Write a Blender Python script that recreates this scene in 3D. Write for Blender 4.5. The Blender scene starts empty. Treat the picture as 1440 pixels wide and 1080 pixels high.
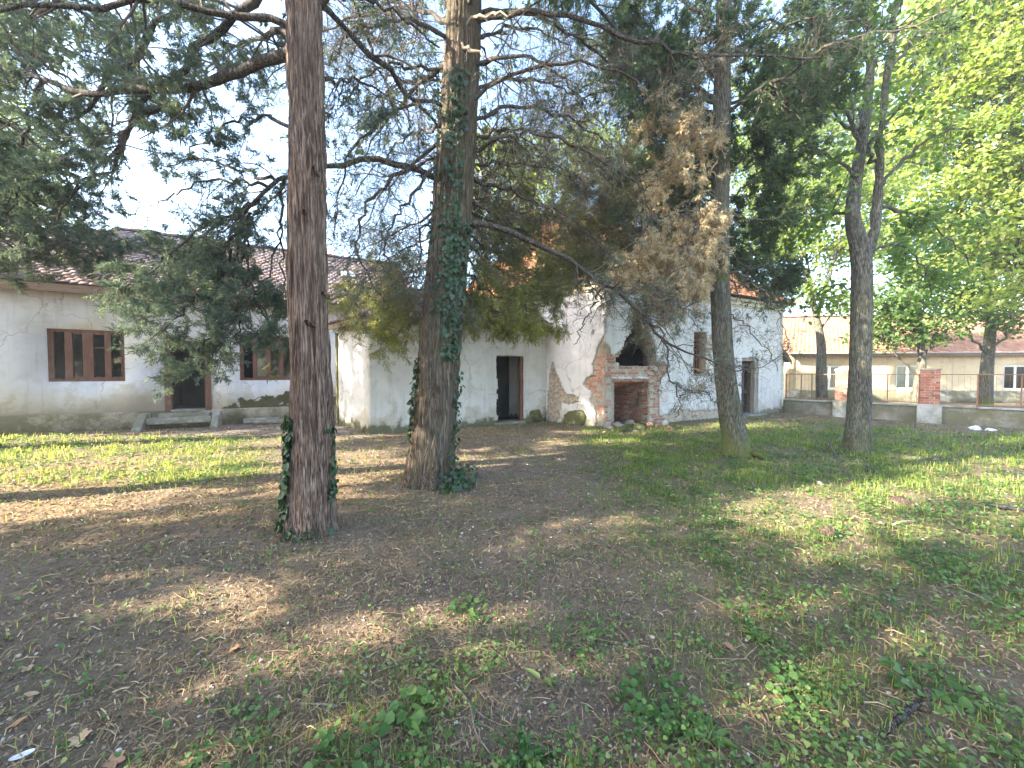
import bpy, bmesh, math, random
import numpy as np
from mathutils import Vector, Matrix

random.seed(7)
RNG = np.random.default_rng(11)
SC = bpy.context.scene
COL = SC.collection

# ------------------------------------------------------------------ camera
EYE, PITCH, F = 1.55, math.radians(1.6), 540.0
cam_data = bpy.data.cameras.new('camera')
cam = bpy.data.objects.new('camera', cam_data)
COL.objects.link(cam)
cam.location = (0, 0, EYE)
cam.rotation_euler = (math.pi / 2 - PITCH, 0, 0)
cam_data.sensor_width = 36.0
cam_data.lens = 36.0 * F / 1440.0
cam_data.clip_start = 0.05
cam_data.clip_end = 2000
SC.camera = cam

# ------------------------------------------------------------------ light
SUN = np.array([-0.87, -0.28, 0.46]); SUN /= np.linalg.norm(SUN)
world = bpy.data.worlds.new('World')
SC.world = world
world.use_nodes = True
wn, wl = world.node_tree.nodes, world.node_tree.links
wn.clear()
wo = wn.new('ShaderNodeOutputWorld'); wb = wn.new('ShaderNodeBackground'); sky = wn.new('ShaderNodeTexSky')
sky.sky_type = 'NISHITA'
sky.sun_disc = False
sky.sun_elevation = math.asin(SUN[2])
sky.sun_rotation = math.atan2(SUN[0], SUN[1])
sky.air_density = 1.0
sky.dust_density = 1.3
sky.ozone_density = 1.2
wb.inputs['Strength'].default_value = 0.15
wl.new(sky.outputs[0], wb.inputs[0]); wl.new(wb.outputs[0], wo.inputs[0])
sun_data = bpy.data.lights.new('sun', 'SUN')
sun_data.energy = 5.0
sun_data.angle = math.radians(0.55)
sun_data.color = (1.0, 0.90, 0.74)
sun = bpy.data.objects.new('sun', sun_data)
COL.objects.link(sun)
sun.rotation_euler = Vector(-SUN).to_track_quat('-Z', 'Y').to_euler()
sun.location = (-20, -8, 15)
SC.view_settings.view_transform = 'Standard'
SC.view_settings.look = 'None'
SC.view_settings.gamma = 1.0
SC.view_settings.use_curve_mapping = False
SC.view_settings.exposure = 2.95
SC.cycles.max_bounces = 8
SC.cycles.transparent_max_bounces = 12

# ------------------------------------------------------------------ geometry helpers
FWD = np.array([0, math.cos(PITCH), -math.sin(PITCH)])
UPV = np.array([0, math.sin(PITCH), math.cos(PITCH)])
RGT = np.array([1.0, 0, 0])

def at(px, py, Y):
    """point of the place seen at a photo pixel, at distance Y in front of the camera plane"""
    d = FWD + (px - 720) / F * RGT + (540 - py) / F * UPV
    return np.array([0, 0, EYE]) + d * (Y / d[1])

def gnd(px, py):
    d = FWD + (px - 720) / F * RGT + (540 - py) / F * UPV
    return np.array([0, 0, EYE]) + d * (EYE / -d[2])

def to_pix(x, y, z=0.0):
    v = np.stack([x, y, np.zeros_like(x) + z - EYE], -1)
    dd = np.maximum(v @ FWD, 0.05)
    return 720 + F * v[..., 0] / dd, 540 - F * (v @ UPV) / dd

def hash3(i, j, k, seed):
    n = (i * 374761393 + j * 668265263 + k * 2147483647 + seed * 974634777) & 0xFFFFFFFF
    n = ((n ^ (n >> 13)) * 1274126177) & 0xFFFFFFFF
    n = (n ^ (n >> 16)) & 0xFFFFFF
    return n / float(0xFFFFFF)

def vnoise(p, seed=0):
    p = np.asarray(p, float)
    i = np.floor(p).astype(np.int64); f = p - i
    f = f * f * (3 - 2 * f)
    r = 0
    for a in (0, 1):
        for b in (0, 1):
            for c in (0, 1):
                w = (f[..., 0] if a else 1 - f[..., 0]) * (f[..., 1] if b else 1 - f[..., 1]) * (f[..., 2] if c else 1 - f[..., 2])
                r = r + w * hash3(i[..., 0] + a, i[..., 1] + b, i[..., 2] + c, seed)
    return r

def fbm(p, oct=4, seed=0):
    p = np.asarray(p, float); r = 0; a = 0.5; t = 0
    for o in range(oct):
        r = r + a * vnoise(p * 2 ** o + 17.3 * o, seed + o); t += a; a *= 0.5
    return r / t

def n2(x, y, s, seed=0, oct=3):
    return fbm(np.stack([x * s, y * s, np.zeros_like(x) + seed * 3.7], -1), oct, seed)

def link(name, me, parent=None, mat=None):
    o = bpy.data.objects.new(name, me)
    COL.objects.link(o)
    if parent is not None:
        o.parent = parent
    return o

def mesh_np(name, V, faces, mat=None, smooth=False, tint=None):
    """V (n,3); faces: list of (m,k) int arrays"""
    me = bpy.data.meshes.new(name)
    V = np.asarray(V, np.float32)
    faces = [np.asarray(f, np.int32) for f in faces if len(f)]
    me.vertices.add(len(V)); me.vertices.foreach_set('co', V.ravel())
    idx = np.concatenate([f.ravel() for f in faces])
    tot = np.concatenate([np.full(len(f), f.shape[1], np.int32) for f in faces])
    start = np.concatenate([[0], np.cumsum(tot)[:-1]]).astype(np.int32)
    me.loops.add(len(idx)); me.loops.foreach_set('vertex_index', idx)
    me.polygons.add(len(tot)); me.polygons.foreach_set('loop_start', start)
    try:
        me.polygons.foreach_set('loop_total', tot)
    except Exception:
        pass
    if smooth:
        me.polygons.foreach_set('use_smooth', np.ones(len(tot), bool))
    me.update(calc_edges=True)
    if tint is not None:
        a = me.attributes.new('tint', 'FLOAT', 'POINT')
        a.data.foreach_set('value', np.asarray(tint, np.float32))
    if mat is not None:
        me.materials.append(mat)
    return me

class MB:
    """collects simple solids into one mesh"""
    def __init__(s):
        s.v = []; s.q = []; s.n = 0
    def add(s, V, Q):
        s.v.append(np.asarray(V, float)); s.q += [tuple(int(i) + s.n for i in f) for f in Q]; s.n += len(V)
        return s
    def box(s, o, ex, ey, ez):
        o, ex, ey, ez = (np.asarray(a, float) for a in (o, ex, ey, ez))
        if np.dot(np.cross(ex, ey), ez) < 0:
            o = o + ex; ex = -ex
        V = [o, o + ex, o + ex + ey, o + ey, o + ez, o + ex + ez, o + ex + ey + ez, o + ey + ez]
        return s.add(V, [(0, 3, 2, 1), (4, 5, 6, 7), (0, 1, 5, 4), (1, 2, 6, 5), (2, 3, 7, 6), (3, 0, 4, 7)])
    def poly(s, pts, depth):
        """flat polygon pts extruded by vector depth"""
        pts = [np.asarray(p, float) for p in pts]; d = np.asarray(depth, float); n = len(pts)
        V = pts + [p + d for p in pts]
        Q = [tuple(range(n))[::-1], tuple(range(n, 2 * n))] + [(i, (i + 1) % n, n + (i + 1) % n, n + i) for i in range(n)]
        return s.add(V, Q)
    def build(s, name, mat, parent=None, bevel=0, smooth=False):
        me = bpy.data.meshes.new(name)
        me.from_pydata([tuple(p) for p in np.concatenate(s.v)], [], s.q)
        if mat is not None:
            me.materials.append(mat)
        bm = bmesh.new(); bm.from_mesh(me)
        bmesh.ops.recalc_face_normals(bm, faces=bm.faces)
        if bevel:
            bmesh.ops.bevel(bm, geom=list(bm.edges), offset=bevel, segments=1, affect='EDGES')
        bm.to_mesh(me); bm.free()
        return link(name, me, parent)

def tag(o, label=None, cat=None, group=None, kind=None):
    if label: o['label'] = label
    if cat: o['category'] = cat
    if group: o['group'] = group
    if kind: o['kind'] = kind
    return o

def empty(name, loc, label, cat, group=None):
    o = bpy.data.objects.new(name, None)
    COL.objects.link(o)
    o.location = tuple(float(a) for a in loc)
    o.empty_display_size = 0.2
    tag(o, label, cat, group)
    bpy.context.view_layer.update()
    return o

def adopt(child, root):
    """parent keeping the world coordinates its mesh was written in"""
    child.parent = root
    child.matrix_parent_inverse = Matrix.Translation(-root.location)
    return child

# ------------------------------------------------------------------ materials
class NT:
    def __init__(s, name):
        s.m = bpy.data.materials.new(name); s.m.use_nodes = True
        s.t = s.m.node_tree; s.n = s.t.nodes; s.n.clear()
        s.out = s.n.new('ShaderNodeOutputMaterial')
    def new(s, typ, **kw):
        nd = s.n.new(typ)
        for k, v in kw.items():
            setattr(nd, k, v)
        return nd
    def ln(s, a, b):
        s.t.links.new(a, b)
    def coord(s, kind='Object', scale=(1, 1, 1)):
        c = s.new('ShaderNodeTexCoord'); mp = s.new('ShaderNodeMapping')
        mp.inputs['Scale'].default_value = scale
        s.ln(c.outputs[kind], mp.inputs['Vector'])
        return mp.outputs[0]
    def noise(s, vec, scale, detail=6, rough=0.6, dist=0.0):
        nd = s.new('ShaderNodeTexNoise')
        nd.inputs['Scale'].default_value = scale; nd.inputs['Detail'].default_value = detail
        nd.inputs['Roughness'].default_value = rough; nd.inputs['Distortion'].default_value = dist
        s.ln(vec, nd.inputs['Vector'])
        return nd.outputs['Fac']
    def ramp(s, fac, stops):
        r = s.new('ShaderNodeValToRGB')
        el = r.color_ramp.elements
        while len(el) < len(stops):
            el.new(0.5)
        for e, (p, c) in zip(el, stops):
            e.position = p
            e.color = (c, c, c, 1) if isinstance(c, (int, float)) else (*c, 1)
        s.ln(fac, r.inputs[0])
        return r.outputs[0]
    def mix(s, fac, a, b):
        m = s.new('ShaderNodeMix', data_type='RGBA')
        for sock, v in ((m.inputs[0], fac), (m.inputs[6], a), (m.inputs[7], b)):
            if hasattr(v, 'links') or hasattr(v, 'is_linked'):
                s.ln(v, sock)
            elif isinstance(v, (int, float)):
                sock.default_value = v
            else:
                sock.default_value = (*v, 1)
        return m.outputs[2]
    def math(s, op, a, b=0.0, clamp=False):
        m = s.new('ShaderNodeMath', operation=op, use_clamp=clamp)
        for sock, v in zip(m.inputs, (a, b)):
            if isinstance(v, (int, float)): sock.default_value = v
            else: s.ln(v, sock)
        return m.outputs[0]
    def attr(s, name='tint'):
        a = s.new('ShaderNodeAttribute'); a.attribute_name = name
        return a.outputs['Fac']
    def height(s):
        g = s.new('ShaderNodeNewGeometry'); x = s.new('ShaderNodeSeparateXYZ')
        s.ln(g.outputs['Position'], x.inputs[0])
        return x.outputs[2]
    def bsdf(s, col, rough=0.85, bump=None, strength=0.3, dist=0.02, spec=0.3):
        p = s.new('ShaderNodeBsdfPrincipled')
        if isinstance(col, tuple): p.inputs['Base Color'].default_value = (*col, 1)
        else: s.ln(col, p.inputs['Base Color'])
        if isinstance(rough, (int, float)): p.inputs['Roughness'].default_value = rough
        else: s.ln(rough, p.inputs['Roughness'])
        p.inputs['Specular IOR Level'].default_value = spec
        if bump is not None:
            b = s.new('ShaderNodeBump')
            b.inputs['Strength'].default_value = strength; b.inputs['Distance'].default_value = dist
            s.ln(bump, b.inputs['Height']); s.ln(b.outputs[0], p.inputs['Normal'])
        s.ln(p.outputs[0], s.out.inputs[0])
        return s.m

def leaf_mat(name, stops, trans=0.45, rough=0.55, tcol=(1.25, 1.35, 0.6), spec=0.25):
    t = NT(name)
    c = t.ramp(t.attr(), stops)
    p = t.new('ShaderNodeBsdfPrincipled')
    p.inputs['Roughness'].default_value = rough; p.inputs['Specular IOR Level'].default_value = spec
    t.ln(c, p.inputs['Base Color'])
    tr = t.new('ShaderNodeBsdfTranslucent')
    mu = t.new('ShaderNodeMix', data_type='RGBA', blend_type='MULTIPLY')
    mu.inputs[0].default_value = 1.0
    t.ln(c, mu.inputs[6]); mu.inputs[7].default_value = (*tcol, 1)
    t.ln(mu.outputs[2], tr.inputs[0])
    mx = t.new('ShaderNodeMixShader'); mx.inputs[0].default_value = trans
    t.ln(p.outputs[0], mx.inputs[1]); t.ln(tr.outputs[0], mx.inputs[2])
    t.ln(mx.outputs[0], t.out.inputs[0])
    return t.m

def plaster_mat(name, base=(0.72, 0.71, 0.70), dirt_h=1.1, moss_h=0.35, moss=0.8, seed=0.0, pink=0.0):
    t = NT(name)
    v = t.coord('Object')
    mp = t.new('ShaderNodeMapping'); mp.inputs['Location'].default_value = (seed, seed * 2, seed * 3); t.ln(v, mp.inputs[0]); v = mp.outputs[0]
    big = t.noise(v, 0.9, 8, 0.62, 0.5); mid = t.noise(v, 3.5, 8, 0.65); fine = t.noise(v, 38, 5, 0.7)
    c = t.mix(t.ramp(big, [(0.36, 0.0), (0.66, 1.0)]), tuple(a * 0.86 for a in base), base)
    c = t.mix(t.ramp(mid, [(0.48, 0.0), (0.72, 0.55)]), c, (base[0] * 0.58, base[1] * 0.60, base[2] * 0.56))
    if pink:
        c = t.mix(t.ramp(t.noise(v, 0.7, 6, 0.6), [(0.55, 0.0), (0.68, pink)]), c, (0.55, 0.30, 0.27))
    # streaks run down the wall
    st = t.noise(t.coord('Object', (3.0, 3.0, 0.22)), 2.2, 6, 0.6)
    c = t.mix(t.ramp(st, [(0.54, 0.0), (0.76, 0.5)]), c, (0.33, 0.30, 0.26))
    z = t.height()
    # rising damp with a ragged edge
    zz = t.math('ADD', z, t.math('MULTIPLY', t.math('SUBTRACT', big, 0.5), -2.6))
    zz = t.math('ADD', zz, t.math('MULTIPLY', t.math('SUBTRACT', mid, 0.5), -0.9))
    damp = t.ramp(t.math('DIVIDE', zz, dirt_h * 1.4), [(0.30, 1.0), (0.62, 0.55), (0.70, 0.0)])
    c = t.mix(t.math('MULTIPLY', damp, 0.72), c, (0.40, 0.36, 0.30))
    mz = t.math('ADD', z, t.math('MULTIPLY', t.math('SUBTRACT', mid, 0.5), -1.0))
    mz = t.math('ADD', mz, t.math('MULTIPLY', t.math('SUBTRACT', fine, 0.5), -0.35))
    ms = t.ramp(t.math('DIVIDE', mz, max(moss_h, 0.05) * 1.6), [(0.35, 1.0), (0.75, 0.0)])
    c = t.mix(t.math('MULTIPLY', ms, moss), c, t.mix(t.ramp(fine, [(0.4, 0.0), (0.6, 1.0)]), (0.035, 0.042, 0.018), (0.11, 0.12, 0.045)))
    # hairline cracks
    vo = t.new('ShaderNodeTexVoronoi', feature='DISTANCE_TO_EDGE'); vo.inputs['Scale'].default_value = 0.55
    wv = t.new('ShaderNodeVectorMath', operation='ADD'); nz = t.new('ShaderNodeTexNoise'); nz.inputs['Scale'].default_value = 1.8; nz.inputs['Detail'].default_value = 6
    t.ln(v, nz.inputs['Vector']); t.ln(v, wv.inputs[0]); t.ln(nz.outputs['Color'], wv.inputs[1]); t.ln(wv.outputs[0], vo.inputs['Vector'])
    cr = t.ramp(vo.outputs['Distance'], [(0.0, 1.0), (0.010, 0.0)])
    c = t.mix(t.math('MULTIPLY', cr, t.ramp(big, [(0.40, 0.0), (0.56, 0.8)])), c, (0.22, 0.19, 0.16))
    b = t.math('ADD', t.math('MULTIPLY', mid, 0.8), t.math('MULTIPLY', fine, 0.25))
    return t.bsdf(c, 0.92, b, 0.45, 0.02, 0.15)

def brick_mat(name, seed=0.0, dusty=0.5):
    t = NT(name)
    v = t.coord('Object')
    oi = t.new('ShaderNodeObjectInfo')
    ofs = t.new('ShaderNodeVectorMath', operation='ADD')
    t.ln(v, ofs.inputs[0]); cx = t.new('ShaderNodeCombineXYZ')
    t.ln(t.math('MULTIPLY', oi.outputs['Random'], 37.0), cx.inputs[0]); t.ln(cx.outputs[0], ofs.inputs[1])
    c = t.ramp(oi.outputs['Random'], [(0.0, (0.24, 0.075, 0.045)), (0.35, (0.33, 0.115, 0.07)), (0.65, (0.40, 0.17, 0.11)), (0.85, (0.30, 0.14, 0.10)), (1.0, (0.44, 0.26, 0.19))])
    n = t.noise(ofs.outputs[0], 9, 7, 0.65); f = t.noise(ofs.outputs[0], 45, 5, 0.7)
    c = t.mix(t.ramp(n, [(0.48, 0.0), (0.66, dusty)]), c, (0.50, 0.43, 0.36))
    c = t.mix(t.ramp(f, [(0.55, 0.0), (0.8, 0.5)]), c, (0.10, 0.06, 0.045))
    return t.bsdf(c, 0.9, t.math('ADD', n, t.math('MULTIPLY', f, 0.6)), 0.6, 0.012, 0.15)

def stone_mat(name, a, b, scale=4.0, moss=0.0, bump=0.5):
    t = NT(name)
    v = t.coord('Object')
    n = t.noise(v, scale, 8, 0.65, 0.3); f = t.noise(v, scale * 9, 5, 0.7)
    c = t.mix(t.ramp(n, [(0.35, 0.0), (0.68, 1.0)]), a, b)
    c = t.mix(t.ramp(f, [(0.5, 0.0), (0.8, 0.45)]), c, tuple(q * 0.45 for q in a))
    if moss:
        m = t.ramp(t.math('ADD', t.noise(v, scale * 0.6, 7, 0.7), t.math('MULTIPLY', f, 0.15)), [(0.55 - moss * 0.16, 0.0), (0.68 - moss * 0.16, 1.0)])
        c = t.mix(t.math('MULTIPLY', m, min(1.0, 0.4 + moss * 0.6)), c, t.mix(f, (0.045, 0.047, 0.018), (0.125, 0.125, 0.045)))
    return t.bsdf(c, 0.93, t.math('ADD', n, t.math('MULTIPLY', f, 0.5)), bump, 0.03, 0.15)

def wood_mat(name, a, b, scale=(14, 14, 1.2), rough=0.75):
    t = NT(name)
    v = t.coord('Object', scale)
    n = t.noise(v, 2.2, 7, 0.65, 0.6); g = t.noise(t.coord('Object'), 3.0, 5, 0.6)
    c = t.mix(t.ramp(n, [(0.35, 0.0), (0.65, 1.0)]), a, b)
    c = t.mix(t.ramp(g, [(0.55, 0.0), (0.75, 0.4)]), c, (0.30, 0.24, 0.19))
    return t.bsdf(c, rough, n, 0.3, 0.01, 0.25)

def bark_mat(name, dark, mid, light, zs=0.09, freq=9.0, moss=0.0, green=0.0):
    t = NT(name)
    v = t.coord('Object', (1, 1, zs))
    n = t.noise(v, freq, 8, 0.62, 0.35); f = t.noise(v, freq * 4.5, 6, 0.65, 0.2); big = t.noise(t.coord('Object'), 1.6, 5, 0.6)
    c = t.ramp(n, [(0.30, dark), (0.50, mid), (0.70, light)])
    c = t.mix(t.ramp(f, [(0.42, 0.95), (0.58, 0.0)]), c, tuple(q * 0.4 for q in dark))
    c = t.mix(t.ramp(f, [(0.58, 0.0), (0.72, 0.75)]), c, light)
    c = t.mix(t.ramp(big, [(0.5, 0.0), (0.72, 0.5)]), c, tuple(0.45 * m + 0.55 * g for m, g in zip(mid, (0.13, 0.125, 0.11))))
    if green:
        c = t.mix(t.ramp(t.noise(t.coord('Object', (1, 1, 0.5)), 2.3, 6, 0.7), [(0.46, 0.0), (0.64, green)]), c, (0.10, 0.115, 0.055))
    if moss:
        z = t.math('ADD', t.height(), t.math('MULTIPLY', t.math('SUBTRACT', big, 0.5), -1.4))
        c = t.mix(t.math('MULTIPLY', t.ramp(z, [(0.15, 1.0), (0.6, 0.0)]), moss), c, (0.10, 0.115, 0.025))
    return t.bsdf(c, 0.9, t.math('ADD', n, t.math('MULTIPLY', f, 0.7)), 0.9, 0.03, 0.12)

M = {}
M['plaster_left'] = plaster_mat('plaster_left', (0.64, 0.65, 0.685), 0.95, 0.20, 0.75, 3.1)
M['plaster_annex'] = plaster_mat('plaster_annex', (0.63, 0.625, 0.61), 0.45, 0.22, 0.85, 7.7)
M['plaster_chapel'] = plaster_mat('plaster_chapel', (0.63, 0.62, 0.615), 0.5, 0.16, 0.7, 12.3, 0.35)
M['plaster_low'] = plaster_mat('plaster_low', (0.30, 0.28, 0.24), 0.6, 0.22, 0.6, 21.0)
M['plinth'] = stone_mat('plinth_render', (0.30, 0.27, 0.22), (0.42, 0.38, 0.31), 2.2, 0.55, 0.7)
M['mossy_wall'] = stone_mat('mossy_wall', (0.055, 0.050, 0.034), (0.12, 0.11, 0.075), 5.0, 0.35, 1.0)
M['mortar'] = stone_mat('mortar_rubble', (0.33, 0.27, 0.21), (0.52, 0.45, 0.37), 6.0, 0.0, 0.9)
M['rubble'] = stone_mat('rubble_stone', (0.24, 0.19, 0.14), (0.42, 0.36, 0.29), 5.0, 0.0, 0.8)
M['mossy_stone'] = stone_mat('mossy_stone', (0.24, 0.22, 0.14), (0.40, 0.38, 0.26), 3.0, 0.9, 0.8)
M['concrete'] = stone_mat('concrete', (0.27, 0.27, 0.24), (0.42, 0.41, 0.38), 3.0, 0.25, 0.5)
M['white_stone'] = stone_mat('white_stone', (0.42, 0.40, 0.37), (0.60, 0.58, 0.55), 5.0, 0.0, 0.5)
M['brick'] = brick_mat('old_brick', 0, 0.9)
M['yard_wall'] = stone_mat('yard_wall_render', (0.155, 0.14, 0.115), (0.29, 0.265, 0.225), 1.8, 0.45, 0.7)
M['brick_red'] = brick_mat('pillar_brick', 0, 0.25)
M['wood'] = wood_mat('red_brown_wood', (0.105, 0.050, 0.036), (0.185, 0.092, 0.066))
M['wood_grey'] = wood_mat('weathered_wood', (0.20, 0.17, 0.14), (0.36, 0.32, 0.28))
M['wood_dark'] = wood_mat('dark_wood', (0.05, 0.030, 0.028), (0.10, 0.055, 0.05))
M['wood_fascia'] = wood_mat('eave_wood', (0.20, 0.13, 0.09), (0.33, 0.23, 0.17), (1.2, 1.2, 14))
M['inside'] = stone_mat('dark_interior', (0.035, 0.033, 0.032), (0.065, 0.062, 0.058), 2.0)  # plaster coloured near black, standing for the shade inside the rooms
M['cream'] = stone_mat('reflection_paint', (0.62, 0.50, 0.30), (0.74, 0.62, 0.40), 5.0)
t = NT('rusty_iron'); M['rust'] = t.bsdf(t.mix(t.noise(t.coord(), 30, 5), (0.16, 0.07, 0.035), (0.30, 0.16, 0.09)), 0.8)
t = NT('zinc'); M['zinc'] = t.bsdf(t.mix(t.noise(t.coord(), 12, 5), (0.30, 0.27, 0.24), (0.45, 0.42, 0.38)), 0.55)
t = NT('window_glass')
gl = t.new('ShaderNodeBsdfGlossy'); gl.inputs['Roughness'].default_value = 0.02; gl.inputs['Color'].default_value = (0.9, 0.9, 0.9, 1)
tp = t.new('ShaderNodeBsdfTransparent'); tp.inputs[0].default_value = (0.72, 0.76, 0.74, 1)
fr = t.new('ShaderNodeFresnel'); fr.inputs[0].default_value = 1.5
mx = t.new('ShaderNodeMixShader'); t.ln(fr.outputs[0], mx.inputs[0]); t.ln(tp.outputs[0], mx.inputs[1]); t.ln(gl.outputs[0], mx.inputs[2]); t.ln(mx.outputs[0], t.out.inputs[0])
M['glass'] = t.m
t = NT('sky_glint'); M['sky_glint'] = t.bsdf((0.55, 0.62, 0.70), 0.12, spec=0.8)

def tile_mat(name, stops):
    t = NT(name)
    c = t.ramp(t.attr(), stops)
    v = t.coord('Object')
    n = t.noise(v, 2.0, 7, 0.65); f = t.noise(v, 22, 5, 0.7)
    c = t.mix(t.ramp(n, [(0.5, 0.0), (0.68, 0.6)]), c, (0.20, 0.18, 0.17))
    c = t.mix(t.ramp(f, [(0.58, 0.0), (0.75, 0.5)]), c, (0.12, 0.115, 0.08))
    return t.bsdf(c, 0.9, f, 0.4, 0.01, 0.15)
M['tile_old'] = tile_mat('old_roof_tiles', [(0.0, (0.16, 0.14, 0.145)), (0.5, (0.22, 0.175, 0.17)), (0.8, (0.29, 0.165, 0.13)), (1.0, (0.36, 0.19, 0.135))])
M['tile_red'] = tile_mat('red_roof_tiles', [(0.0, (0.26, 0.12, 0.075)), (0.5, (0.38, 0.17, 0.095)), (1.0, (0.50, 0.25, 0.13))])

M['tile_far'] = tile_mat('pale_red_tiles', [(0.0, (0.25, 0.125, 0.08)), (0.5, (0.37, 0.185, 0.115)), (1.0, (0.48, 0.27, 0.165))])
M['bark_red'] = bark_mat('reddish_bark', (0.095, 0.060, 0.044), (0.25, 0.163, 0.120), (0.40, 0.30, 0.235), 0.045, 26)
M['bark_limb'] = bark_mat('limb_bark', (0.050, 0.042, 0.036), (0.105, 0.088, 0.075), (0.19, 0.165, 0.145), 0.3, 16)
M['bark_fibre'] = bark_mat('fibrous_bark', (0.062, 0.045, 0.032), (0.15, 0.108, 0.075), (0.27, 0.215, 0.16), 0.045, 24, 0.0, 0.3)
M['bark_grey'] = bark_mat('grey_bark', (0.080, 0.070, 0.055), (0.155, 0.138, 0.11), (0.25, 0.23, 0.19), 0.14, 15, 0.8, 0.3)
M['bark_pale'] = bark_mat('pale_bark', (0.070, 0.062, 0.050), (0.14, 0.127, 0.105), (0.25, 0.235, 0.20), 0.16, 14, 0.3, 0.4)
t = NT('dead_twigs'); M['twig'] = t.bsdf(t.mix(t.noise(t.coord(), 1.3, 4), (0.060, 0.048, 0.038), (0.135, 0.112, 0.088)), 0.9)
t = NT('pale_twigs'); M['twig_pale'] = t.bsdf(t.mix(t.noise(t.coord(), 3, 4), (0.16, 0.125, 0.09), (0.30, 0.25, 0.19)), 0.9)
M['needle_blue'] = leaf_mat('bluegreen_needles', [(0, (0.062, 0.086, 0.068)), (0.5, (0.105, 0.138, 0.104)), (1, (0.16, 0.195, 0.135))], 0.42, tcol=(1.15, 1.25, 0.8))
M['needle_olive'] = leaf_mat('olive_needles', [(0, (0.070, 0.082, 0.034)), (0.5, (0.135, 0.145, 0.056)), (0.85, (0.21, 0.205, 0.075)), (1, (0.29, 0.26, 0.10))], 0.45)
M['needle_yellow'] = leaf_mat('yellow_olive_needles', [(0, (0.105, 0.12, 0.038)), (0.5, (0.205, 0.215, 0.066)), (0.85, (0.31, 0.30, 0.095)), (1, (0.40, 0.36, 0.14))], 0.5)
M['needle_dark'] = leaf_mat('dark_needles', [(0, (0.042, 0.066, 0.040)), (0.5, (0.075, 0.112, 0.062)), (1, (0.125, 0.168, 0.088))], 0.42)
M['needle_brown'] = leaf_mat('dead_brown_needles', [(0, (0.38, 0.31, 0.19)), (0.5, (0.54, 0.45, 0.29)), (1, (0.64, 0.56, 0.40))], 0.5, tcol=(1.1, 1.0, 0.85))
M['leaf_bright'] = leaf_mat('bright_leaves', [(0, (0.085, 0.135, 0.034)), (0.5, (0.17, 0.235, 0.060)), (0.9, (0.25, 0.29, 0.095)), (1, (0.34, 0.34, 0.16))], 0.62, tcol=(1.5, 1.55, 0.6))
M['leaf_mid'] = leaf_mat('mid_leaves', [(0, (0.055, 0.105, 0.032)), (0.6, (0.11, 0.18, 0.055)), (1, (0.18, 0.24, 0.08))], 0.56, tcol=(1.4, 1.45, 0.6))
M['ivy'] = leaf_mat('ivy_leaves', [(0, (0.016, 0.038, 0.016)), (0.6, (0.034, 0.070, 0.030)), (0.97, (0.060, 0.105, 0.045)), (1, (0.22, 0.17, 0.05))], 0.2, 0.4, spec=0.4)
M['weed'] = leaf_mat('weed_leaves', [(0, (0.042, 0.088, 0.024)), (0.5, (0.085, 0.162, 0.044)), (0.9, (0.155, 0.235, 0.065)), (1, (0.25, 0.28, 0.10))], 0.38, 0.5)
M['grass'] = leaf_mat('grass_blades', [(0, (0.080, 0.130, 0.026)), (0.5, (0.155, 0.215, 0.042)), (0.85, (0.25, 0.28, 0.065)), (1, (0.36, 0.32, 0.13))], 0.45)
M['straw'] = leaf_mat('dry_straw', [(0, (0.15, 0.10, 0.055)), (0.5, (0.30, 0.205, 0.11)), (1, (0.48, 0.36, 0.20))], 0.15, 0.7, (1, 1, 1))
M['litter'] = leaf_mat('leaf_litter', [(0, (0.08, 0.055, 0.038)), (0.5, (0.20, 0.135, 0.085)), (0.85, (0.34, 0.24, 0.155)), (1, (0.48, 0.41, 0.33))], 0.1, 0.7, (1, 1, 1))
t = NT('dead_leaf'); oi = t.new('ShaderNodeObjectInfo')
M['dead_leaf'] = t.bsdf(t.mix(t.noise(t.coord(), 40, 4), t.ramp(oi.outputs['Random'], [(0, (0.30, 0.16, 0.08)), (0.5, (0.40, 0.25, 0.14)), (1, (0.48, 0.36, 0.22))]), (0.22, 0.12, 0.065)), 0.7)
t = NT('white_plastic'); M['plastic'] = t.bsdf(t.mix(t.noise(t.coord(), 20, 4), (0.48, 0.48, 0.47), (0.66, 0.66, 0.65)), 0.5)
t = NT('black_plastic'); M['black'] = t.bsdf(t.mix(t.noise(t.coord(), 20, 4), (0.012, 0.012, 0.013), (0.03, 0.03, 0.03)), 0.6)

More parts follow.
